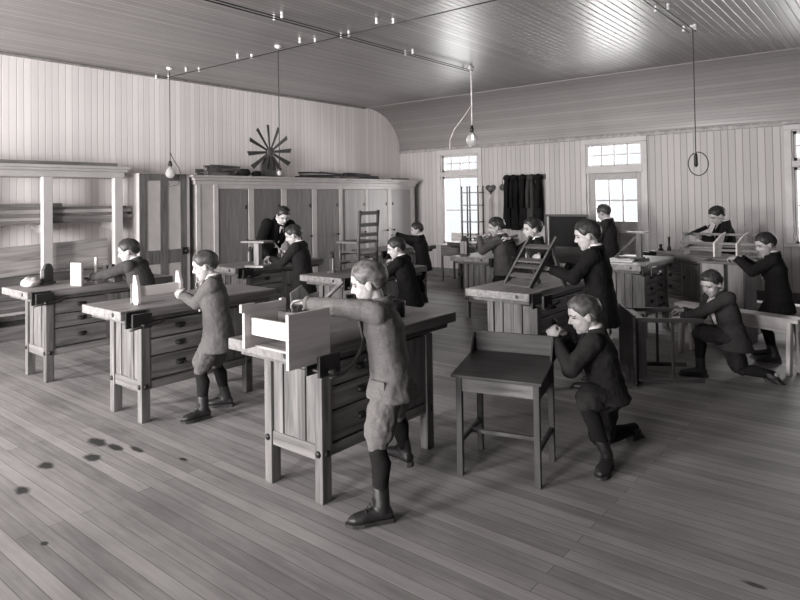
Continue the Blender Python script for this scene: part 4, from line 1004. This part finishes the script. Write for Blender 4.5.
    J2 = MB().loft([(nk - up_*.03*k - cf*.012*k, cl*.082*k, cf*.072*k), (nk + up_*.028*k - cf*.016*k, cl*.064*k, cf*.062*k), (nk + up_*.03*k - cf*.016*k, cl*.056*k, cf*.054*k), (nk - cf*.014*k, cl*.055*k, cf*.05*k)], 20, cap=False)
    J2.build('coat_collar', JM, jk, smooth=True)
    if buttons:
        for u in (.38, .22, .06, -.12):
            c_ = pel + up_*torso*u + cf*.122*k if u > 0 else pel + dn*(-u*torso) + fx*.124*k
            MB().lathe([(.001, 0), (.011, 0), (.011, .006), (.001, .008)], c_ + cf*.002, 10, cf).build('button', BLACK, jk)
        for s in (1, -1):
            ph = math.radians(28); c_ = pel + dn*.035*k + lf*s*.152*math.cos(ph)*k + fx*.118*math.sin(ph)*k; dv = (lf*s*math.cos(ph)/.152 + fx*math.sin(ph)/.118).normalized(); tv = dv.cross(V((0, 0, 1))).normalized()
            MB().beam(c_ - tv*.05*k + dv*.004*k, c_ + tv*.05*k + dv*.004*k, .045*k, .016, dv).build('pocket_flap', JM, jk, bevel=.004)
    for i in (0, 1):
        w0 = els[i] + (wr[i] - els[i])*.84; w1 = els[i] + (wr[i] - els[i])*.97; dd = (wr[i] - els[i]).normalized(); a = dd.cross(V((.3, .2, 1))).normalized(); b = dd.cross(a)
        MB().loft([(w0, a*.040*k, b*.040*k), (w1, a*.038*k, b*.038*k), (w1 + dd*.002, a*.03*k, b*.03*k)], 16).build('cuff', JM, jk, smooth=True)
    if collar:
        MB().loft([(nk - up_*.012*k, cl*.062*k, cf*.066*k), (nk + up_*.036*k - cf*.006, cl*.055*k, cf*.056*k), (nk + up_*.042*k - cf*.006, cl*.048*k, cf*.048*k)], 20).build('shirt_collar', SHIRT, P, smooth=True)
        MB().loft([(nk + cf*.058*k, cl*.03*k*shirt, up_*.01*k), (nk - up_*.05*k + cf*(.08 + .008*shirt)*k, cl*.032*k*shirt, cf*.014*k*shirt), (nk - up_*.16*k + cf*.116*k, cl*.016*k*shirt, cf*.014*k*shirt), (nk - up_*.24*k + cf*.122*k, cl*.008*k*shirt, cf*.008*k*shirt)], 12).build('shirt_front', SHIRT, P, smooth=True)
    if adult: MB().loft([(nk + cf*.07*k - up_*.02*k, cl*.016*k, cf*.012*k), (nk - up_*.06*k + cf*.104*k, cl*.018*k, cf*.01*k), (nk - up_*.2*k + cf*.126*k, cl*.024*k, cf*.008*k)], 10).build('necktie', cloth(20), P, smooth=True)
    # knickers or trousers
    T = MB(); T.loft([(pel + up_*.03*k, lf*.12*k, fx*.09*k), (pel - V((0, 0, .03*k)), lf*.128*k, fx*.1*k), (pel - V((0, 0, .09*k)), lf*.1*k, fx*.08*k)], 20)
    for i in (0, 1):
        sd = (an[i] - kn[i]).normalized()
        if adult: T.cone(hip[i], kn[i], .085*k, .068*k); T.cone(kn[i], an[i] - sd*.01, .066*k, .056*k)
        else: tdn = (kn[i] - hip[i]).normalized(); T.cone(hip[i], kn[i] - tdn*.05*k, .08*k, .086*k); T.cone(kn[i] - tdn*.02*k, kn[i] + sd*.02*k, .07*k, .058*k)
    tm_ = remesh(T, max(.008, vox), 3, .5); rough_up(tm_, .008*k, 20, hairseed + 3)
    link('trousers' if adult else 'knickers', tm_, cloth(knick), P)
    # stockings and boots
    for i in (0, 1):
        sd = (an[i] - kn[i]).normalized(); td = toes[i]; back = -td
        if not adult:
            S = MB(); c1 = kn[i] + (an[i] - kn[i])*.38 - (td - sd*td.dot(sd))*.012*k
            a = sd.cross(V((.9, .3, .2))).normalized(); b = sd.cross(a)
            S.loft([(kn[i] + sd*.0*k, a*.047*k, b*.047*k), (kn[i] + sd*.07*k, a*.047*k, b*.047*k), (c1, a*.052*k, b*.052*k), (kn[i] + (an[i] - kn[i])*.7, a*.041*k, b*.041*k), (an[i] - sd*.01, a*.034*k, b*.034*k)], 18)
            S.build('stocking', STOCK if stock is None else cloth(stock), P, smooth=True)
        up2 = (V((0, 0, 1)) - td*td.z).normalized(); side = td.cross(up2).normalized(); ank = an[i]
        bt = MB(); heel = ank - up2*.045*k - td*.025*k
        bt.loft([(heel - td*.03*k, side*.012*k, up2*.012*k), (heel - td*.024*k, side*.03*k, up2*.026*k), (heel + td*.03*k + up2*.008*k, side*.034*k, up2*.04*k), (heel + td*.085*k + up2*.0*k, side*.036*k, up2*.034*k), (heel + td*.13*k - up2*.004*k, side*.043*k, up2*.027*k), (heel + td*.17*k - up2*.007*k, side*.037*k, up2*.022*k), (heel + td*.198*k - up2*.01*k, side*.015*k, up2*.012*k)], 18)
        shaft = an[i] - sd*(.09*k if not adult else .03*k)
        a = sd.cross(side).normalized(); bt.loft([(ank - up2*.03*k, td*.044*k, side*.036*k), (ank, td*.042*k, side*.037*k), (shaft, td*.043*k, side*.042*k)], 18)
        bo = link('boot', remesh(bt, .006, 3, .5), BOOTM, P)
        if vox < .005 and td.z > -.2:
            for j in range(5):
                c_ = ank + td*(.044 + .0)*k + up2*(.03 - .012*j)*k + td*(.0 if j < 2 else .012*(j - 1))*k
                MB().tube([c_ - side*.022*k, c_ + td*.006*k + up2*.004*k, c_ + side*.022*k], .0028, 6).build('lace', BLACK, bo)
        s_ = MB(); o_ = heel - up2*.036*k
        s_.prism([(-.04*k, .024*k), (-.052*k, 0), (-.04*k, -.024*k), (.04*k, -.03*k), (.11*k, -.044*k), (.17*k, -.036*k), (.198*k, -.012*k), (.2*k, .012*k), (.17*k, .036*k), (.11*k, .044*k), (.04*k, .03*k)], o_ + td*.012*k, td, side, up2*.014*k)
        s_.prism([(-.05*k, 0), (-.04*k, -.026*k), (.035*k, -.03*k), (.035*k, .03*k), (-.04*k, .026*k)], o_ + td*.012*k - up2*.014*k, td, side, up2*.016*k); s_.build('sole', SOLE, bo)
    return P
def hand(w_, d=None, n=(0, 0, -1), curl=(30, 35, 25)): return (w_, d, n, curl)
A0 = .088   # ankle height
Dn = V((-1, 0, 0))

# the boy at the front bench
person('boy in light tweed jacket and baggy knickers reaching over the open box in front', (-2.27, 2.62), 214, 1.35, (-2.215, 2.61, .685), (-2.28, 2.585, 1.055), (-.78, -.58, -.26),
       [hand((-2.66, 2.36, 1.055), (-.95, -.05, -.1), (0, -.35, -1), (38, 40, 30)), hand((-2.66, 2.66, 1.0), (-.9, -.25, -.2), (0, .3, -1), (45, 45, 30))],
       [((-2.10, 2.385, A0), (-.58, -.81, 0), (-1, -.3, 0)), ((-2.40, 2.95, A0), (-1, .25, 0), (-1, 0, 0))],
       jacket=98, knick=100, hair=92, vox=.0042, jlen=.095, buttons=True, collar=False, elbows=((.1, -1, .0), None), hairseed=2)
# boy with the H-shaped frame
person('boy in tweed jacket holding the white H-shaped frame, standing in profile', (-4.15, 2.82), 234, 1.29, (-4.12, 2.82, .65), (-4.165, 2.80, 1.03), (-.64, -.73, -.26),
       [hand((-4.42, 2.70, .90), (-.85, .0, .3), (0, .6, -.6), (40, 45, 30)), hand((-4.42, 2.93, .93), (-.8, -.3, .1), (.2, -1, -.1), (40, 45, 30))],
       [((-4.14, 2.70, A0), (-.15, -1, 0), (-1, -.2, 0)), ((-4.24, 2.97, A0), (-.6, -.6, 0), (-1, 0, 0))],
       jacket=84, knick=84, hair=58, vox=.0048, jlen=.12, hairseed=4)
# far left boy
person('far left boy in dark jacket leaning over the boards on his bench', (-5.76, 3.1), 212, 1.33, (-5.68, 3.12, .67), (-5.83, 3.06, 1.05), (-.62, -.74, -.25),
       [hand((-6.16, 2.78, .905), (-.95, -.1, 0), (0, 0, -1), (35, 40, 30)), hand((-6.17, 3.12, .93), (-.9, -.1, -.1), (0, 0, -1), (40, 45, 30))],
       [((-5.76, 2.98, A0), (-1, -.3, 0), (-1, 0, 0)), ((-5.8, 3.2, A0), (-1, .1, 0), (-1, 0, 0))], jacket=60, knick=50, hair=42, jlen=.11, hairseed=5, vox=.0055)
# the suited man
person('dark-suited man with tie stooping over the bench beside the hammering boy', (-7.02, 5.36), -12, 1.74, (-6.86, 5.42, .90), (-6.48, 5.40, 1.34), (.85, -.25, -.6),
       [hand((-6.3, 5.6, .95), (.8, -.1, -.4), (0, 0, -1), (20, 25, 20)), hand((-6.3, 5.06, .92), (.6, -.6, -.3), (0, 0, -1), (20, 25, 20))],
       [((-7.05, 5.5, A0 + .01), (1, .1, 0), (1, 0, 0)), ((-7.02, 5.24, A0 + .01), (1, -.2, 0), (1, 0, 0))], jacket=22, knick=22, hair=34, adult=True, jlen=.10, hairseed=7)
# boy with hammer
person('boy with a hammer beside the suited man, hammering at the bench', (-5.68, 5.06), 205, 1.38, (-5.66, 5.07, .69), (-5.72, 5.05, 1.10), (-.74, -.6, -.35),
       [hand((-5.98, 4.84, .93), (-.9, -.2, -.2), (0, 0, -1), (40, 45, 30)), hand((-5.90, 5.0, 1.0), (-.6, -.5, .3), (0, -1, -.3), (60, 60, 35))],
       [((-5.68, 4.98, A0), (-1, -.2, 0), (-1, 0, 0)), ((-5.7, 5.2, A0), (-1, .1, 0), (-1, 0, 0))], jacket=36, knick=34, hair=40, jlen=.12, hairseed=8)
# boy by the chair
person('boy in black jacket at the bench with the slat-back chair, seen from behind', (-4.12, 5.16), 198, 1.29, (-4.11, 5.16, .65), (-4.19, 5.12, 1.0), (-.8, -.56, -.25),
       [hand((-4.44, 5.0, .93), (-.9, 0, -.1), (0, 0, -1), (40, 45, 30)), hand((-4.42, 5.28, .95), (-.9, 0, 0), (0, 0, -1), (40, 45, 30))],
       [((-4.1, 5.06, A0), (-1, -.2, 0), (-1, 0, 0)), ((-4.13, 5.27, A0), (-1, .1, 0), (-1, 0, 0))], jacket=24, knick=24, hair=38, jlen=.12, hairseed=9)
# tall boy behind the kneeling boy
person('tall boy in black jacket standing at the ladder-frame bench behind the kneeling boy', (-2.08, 5.2), 194, 1.47, (-2.07, 5.2, .735), (-2.11, 5.18, 1.17), (-.9, -.36, -.25),
       [hand((-2.42, 4.98, 1.0), (-.9, .0, .1), (0, 0, -1), (45, 45, 30)), hand((-2.43, 5.3, 1.0), (-.9, 0, .1), (0, 0, -1), (45, 45, 30))],
       [((-2.08, 5.06, A0), (-1, -.2, 0), (-1, 0, 0)), ((-2.1, 5.28, A0), (-1, .1, 0), (-1, 0, 0))], jacket=24, knick=24, hair=42, jlen=.14, hairseed=10)
# small boy reaching out near the left window
person('small boy reaching out sideways near the right end of the cupboard', (-5.92, 7.75), 202, 1.30, (-5.90, 7.75, .655), (-5.95, 7.73, 1.03), (-.75, -.62, -.15),
       [hand((-6.38, 7.62, 1.08), (-1, 0, .1), (0, 0, -1), (30, 35, 25)), hand((-6.33, 7.84, .95), (-1, 0, 0), (0, 0, -1), (35, 40, 25))],
       [((-5.93, 7.66, A0), (-1, -.2, 0), (-1, 0, 0)), ((-5.96, 7.86, A0), (-1, .2, 0), (-1, 0, 0))], jacket=26, knick=26, hair=44, jlen=.11, hairseed=11)
# boy behind the ladder frame
person('boy in dark clothes facing out from behind the ladder-like frame', (-3.3, 6.5), 222, 1.42, (-3.3, 6.5, .71), (-3.31, 6.46, 1.14), (-.72, -.68, -.12),
       [hand((-3.13, 6.17, 1.0), (.2, -.9, 0), (0, 0, -1), (45, 45, 30)), hand((-3.56, 6.3, 1.15), (-.8, -.5, .2), (0, 0, -1), (50, 50, 30))],
       [((-3.38, 6.5, A0), (-.6, -.8, 0), (-.5, -.8, 0)), ((-3.55, 6.62, A0), (-.9, -.5, 0), (-.6, -.8, 0))], jacket=26, knick=26, hair=40, jlen=.12, hairseed=12)
# boy with grey stool
person('boy in grey jacket standing at the bench nearest the coats', (-4.12, 7.06), 190, 1.39, (-4.08, 7.07, .72), (-4.11, 7.04, 1.13), (-.84, -.5, -.22),
       [hand((-4.32, 6.86, 1.12), (-.8, .2, .1), (0, .3, -1), (40, 45, 30)), hand((-4.36, 7.2, 1.12), (-.9, -.1, 0), (0, -.3, -1), (40, 45, 30))],
       [((-4.08, 6.97, A0), (-1, -.2, 0), (-1, 0, 0)), ((-4.1, 7.18, A0), (-1, .1, 0), (-1, 0, 0))], jacket=78, knick=36, hair=46, jlen=.06, hairseed=13)
# boy by the glazed door
person('boy in front of the glazed door, seen from behind with bowed head', (-3.68, 9.65), 185, 1.52, (-3.68, 9.66, .77), (-3.70, 9.63, 1.24), (-.9, .2, -.35),
       [hand((-3.98, 9.6, 1.0), (-1, 0, -.1), (0, 0, -1), (40, 45, 30)), hand((-3.95, 9.82, 1.0), (-1, 0, -.1), (0, 0, -1), (40, 45, 30))],
       [((-3.66, 9.56, A0), (-1, -.1, 0), (-1, 0, 0)), ((-3.68, 9.77, A0), (-1, .1, 0), (-1, 0, 0))], jacket=46, knick=40, hair=58, jlen=.12, hairseed=14)
# boy reading by the wall
person('boy standing by the board wall looking down at an open book', (-2.02, 9.72), 205, 1.5, (-2.02, 9.72, .76), (-2.06, 9.66, 1.22), (-.72, -.5, -.5),
       [hand((-2.28, 9.40, 1.02), (-.8, -.3, .1), (0, .2, 1), (25, 30, 20)), hand((-2.34, 9.58, 1.02), (-.8, -.3, .1), (0, -.2, 1), (25, 30, 20))],
       [((-2.04, 9.64, A0), (-.9, -.4, 0), (-1, -.4, 0)), ((-2.12, 9.82, A0), (-.9, -.3, 0), (-1, -.4, 0))], jacket=30, knick=30, hair=36, jlen=.11, hairseed=15)
# standing boy at right
person('boy in dark jacket standing at the right end by the open cabinet', (-1.04, 7.02), 190, 1.29, (-1.03, 7.02, .65), (-1.07, 6.99, 1.03), (-.8, -.5, -.35),
       [hand((-1.36, 6.86, .99), (-.9, .2, 0), (0, .3, -1), (45, 45, 30)), hand((-1.36, 7.1, .98), (-.9, 0, 0), (0, -.3, -1), (45, 45, 30))],
       [((-1.06, 6.92, A0), (-.9, -.5, 0), (-1, 0, 0)), ((-1.12, 7.13, A0), (-1, -.1, 0), (-1, 0, 0))], jacket=32, knick=28, hair=40, jlen=.14, hairseed=16)
# half-kneeling boy at right
person('boy with white shirt front crouching on one knee at the overturned table', (-1.34, 6.12), 236, 1.32, (-1.26, 6.14, .36), (-1.36, 6.08, .74), (-.42, -.82, -.42),
       [hand((-1.62, 5.86, .53), (-.9, -.2, -.1), (0, 0, -1), (40, 45, 30)), hand((-1.66, 6.1, .56), (-.9, -.1, .0), (0, 0, -1), (40, 45, 30))],
       [((-1.5, 6.02, A0), (-.95, -.3, 0), ('at', (-1.51, 6.02, .40))), ((-.94, 6.18, .07), (.85, .1, -.55), ('at', (-1.22, 6.2, .075)))], jacket=52, knick=44, hair=50, jlen=.08, hairseed=17, shirt=1.7)
# kneeling boy at the desk
person('kneeling boy in dark jacket working at the back of the slope-top desk', (-1.52, 3.8), 196, 1.35, (-1.50, 3.85, .40), (-1.565, 3.80, .775), (-.78, -.55, -.28),
       [hand((-1.725, 3.60, .74), (-.55, .25, .75), (-.3, .8, 0), (45, 50, 35)), hand((-1.74, 3.76, .74), (-.7, -.2, .5), (0, -.6, -.6), (45, 50, 35))],
       [((-1.44, 3.66, A0), (.12, -1, 0), ('at', (-1.56, 3.62, .40))), ((-1.47, 4.25, .07), (.15, .9, -.5), ('at', (-1.58, 3.9, .075)))], jacket=42, knick=50, hair=66, vox=.0045, jlen=.03, elbows=((.3, -.5, -.7), None), hairseed=18)

# ---- things held in hands
t = thing('hammer', 'claw hammer raised in the hand of the boy beside the suited man', 'hammer', (-5.955, 4.955, 1.015), .5)
MB().cyl((.05, .03, -.06), (-.07, -.03, .11), .011, .009).build('handle', wood(130, 'X'), t, smooth=True)
MB().beam((-.115, .0, .1), (-.035, -.07, .115), .026, .028).build('head', IRON, t, bevel=.004)
t = thing('open_book', 'open dark book held by the boy at the board wall', 'book', (-2.42, 9.42, 1.05), .3)
MB().prism([(-.15, .05), (0, 0), (.15, .05), (.15, .058), (0, .008), (-.15, .058)], (0, -.1, 0), (.25, .97, 0), (0, 0, 1), (.2, -.03, .1)).build('cover', plain(40, .6, name='book_cover'), t)
MB().prism([(-.14, .06), (0, .012), (.14, .06), (.14, .066), (0, .03), (-.14, .066)], (.01, -.1, .004), (.25, .97, 0), (0, 0, 1), (.18, -.027, .09)).build('pages', plain(190, .7, name='pages'), t)
o = MB().box(-.16, .16, -.02, .02, 0, .03).build('wood_bar', wood(60, 'X'), None, bevel=.003); o.location = (-3.6, 6.27, 1.13); o.rotation_euler = (0, -.25, .9); tag(o, 'dark bar held up by the boy behind the ladder-like frame', 'bar')
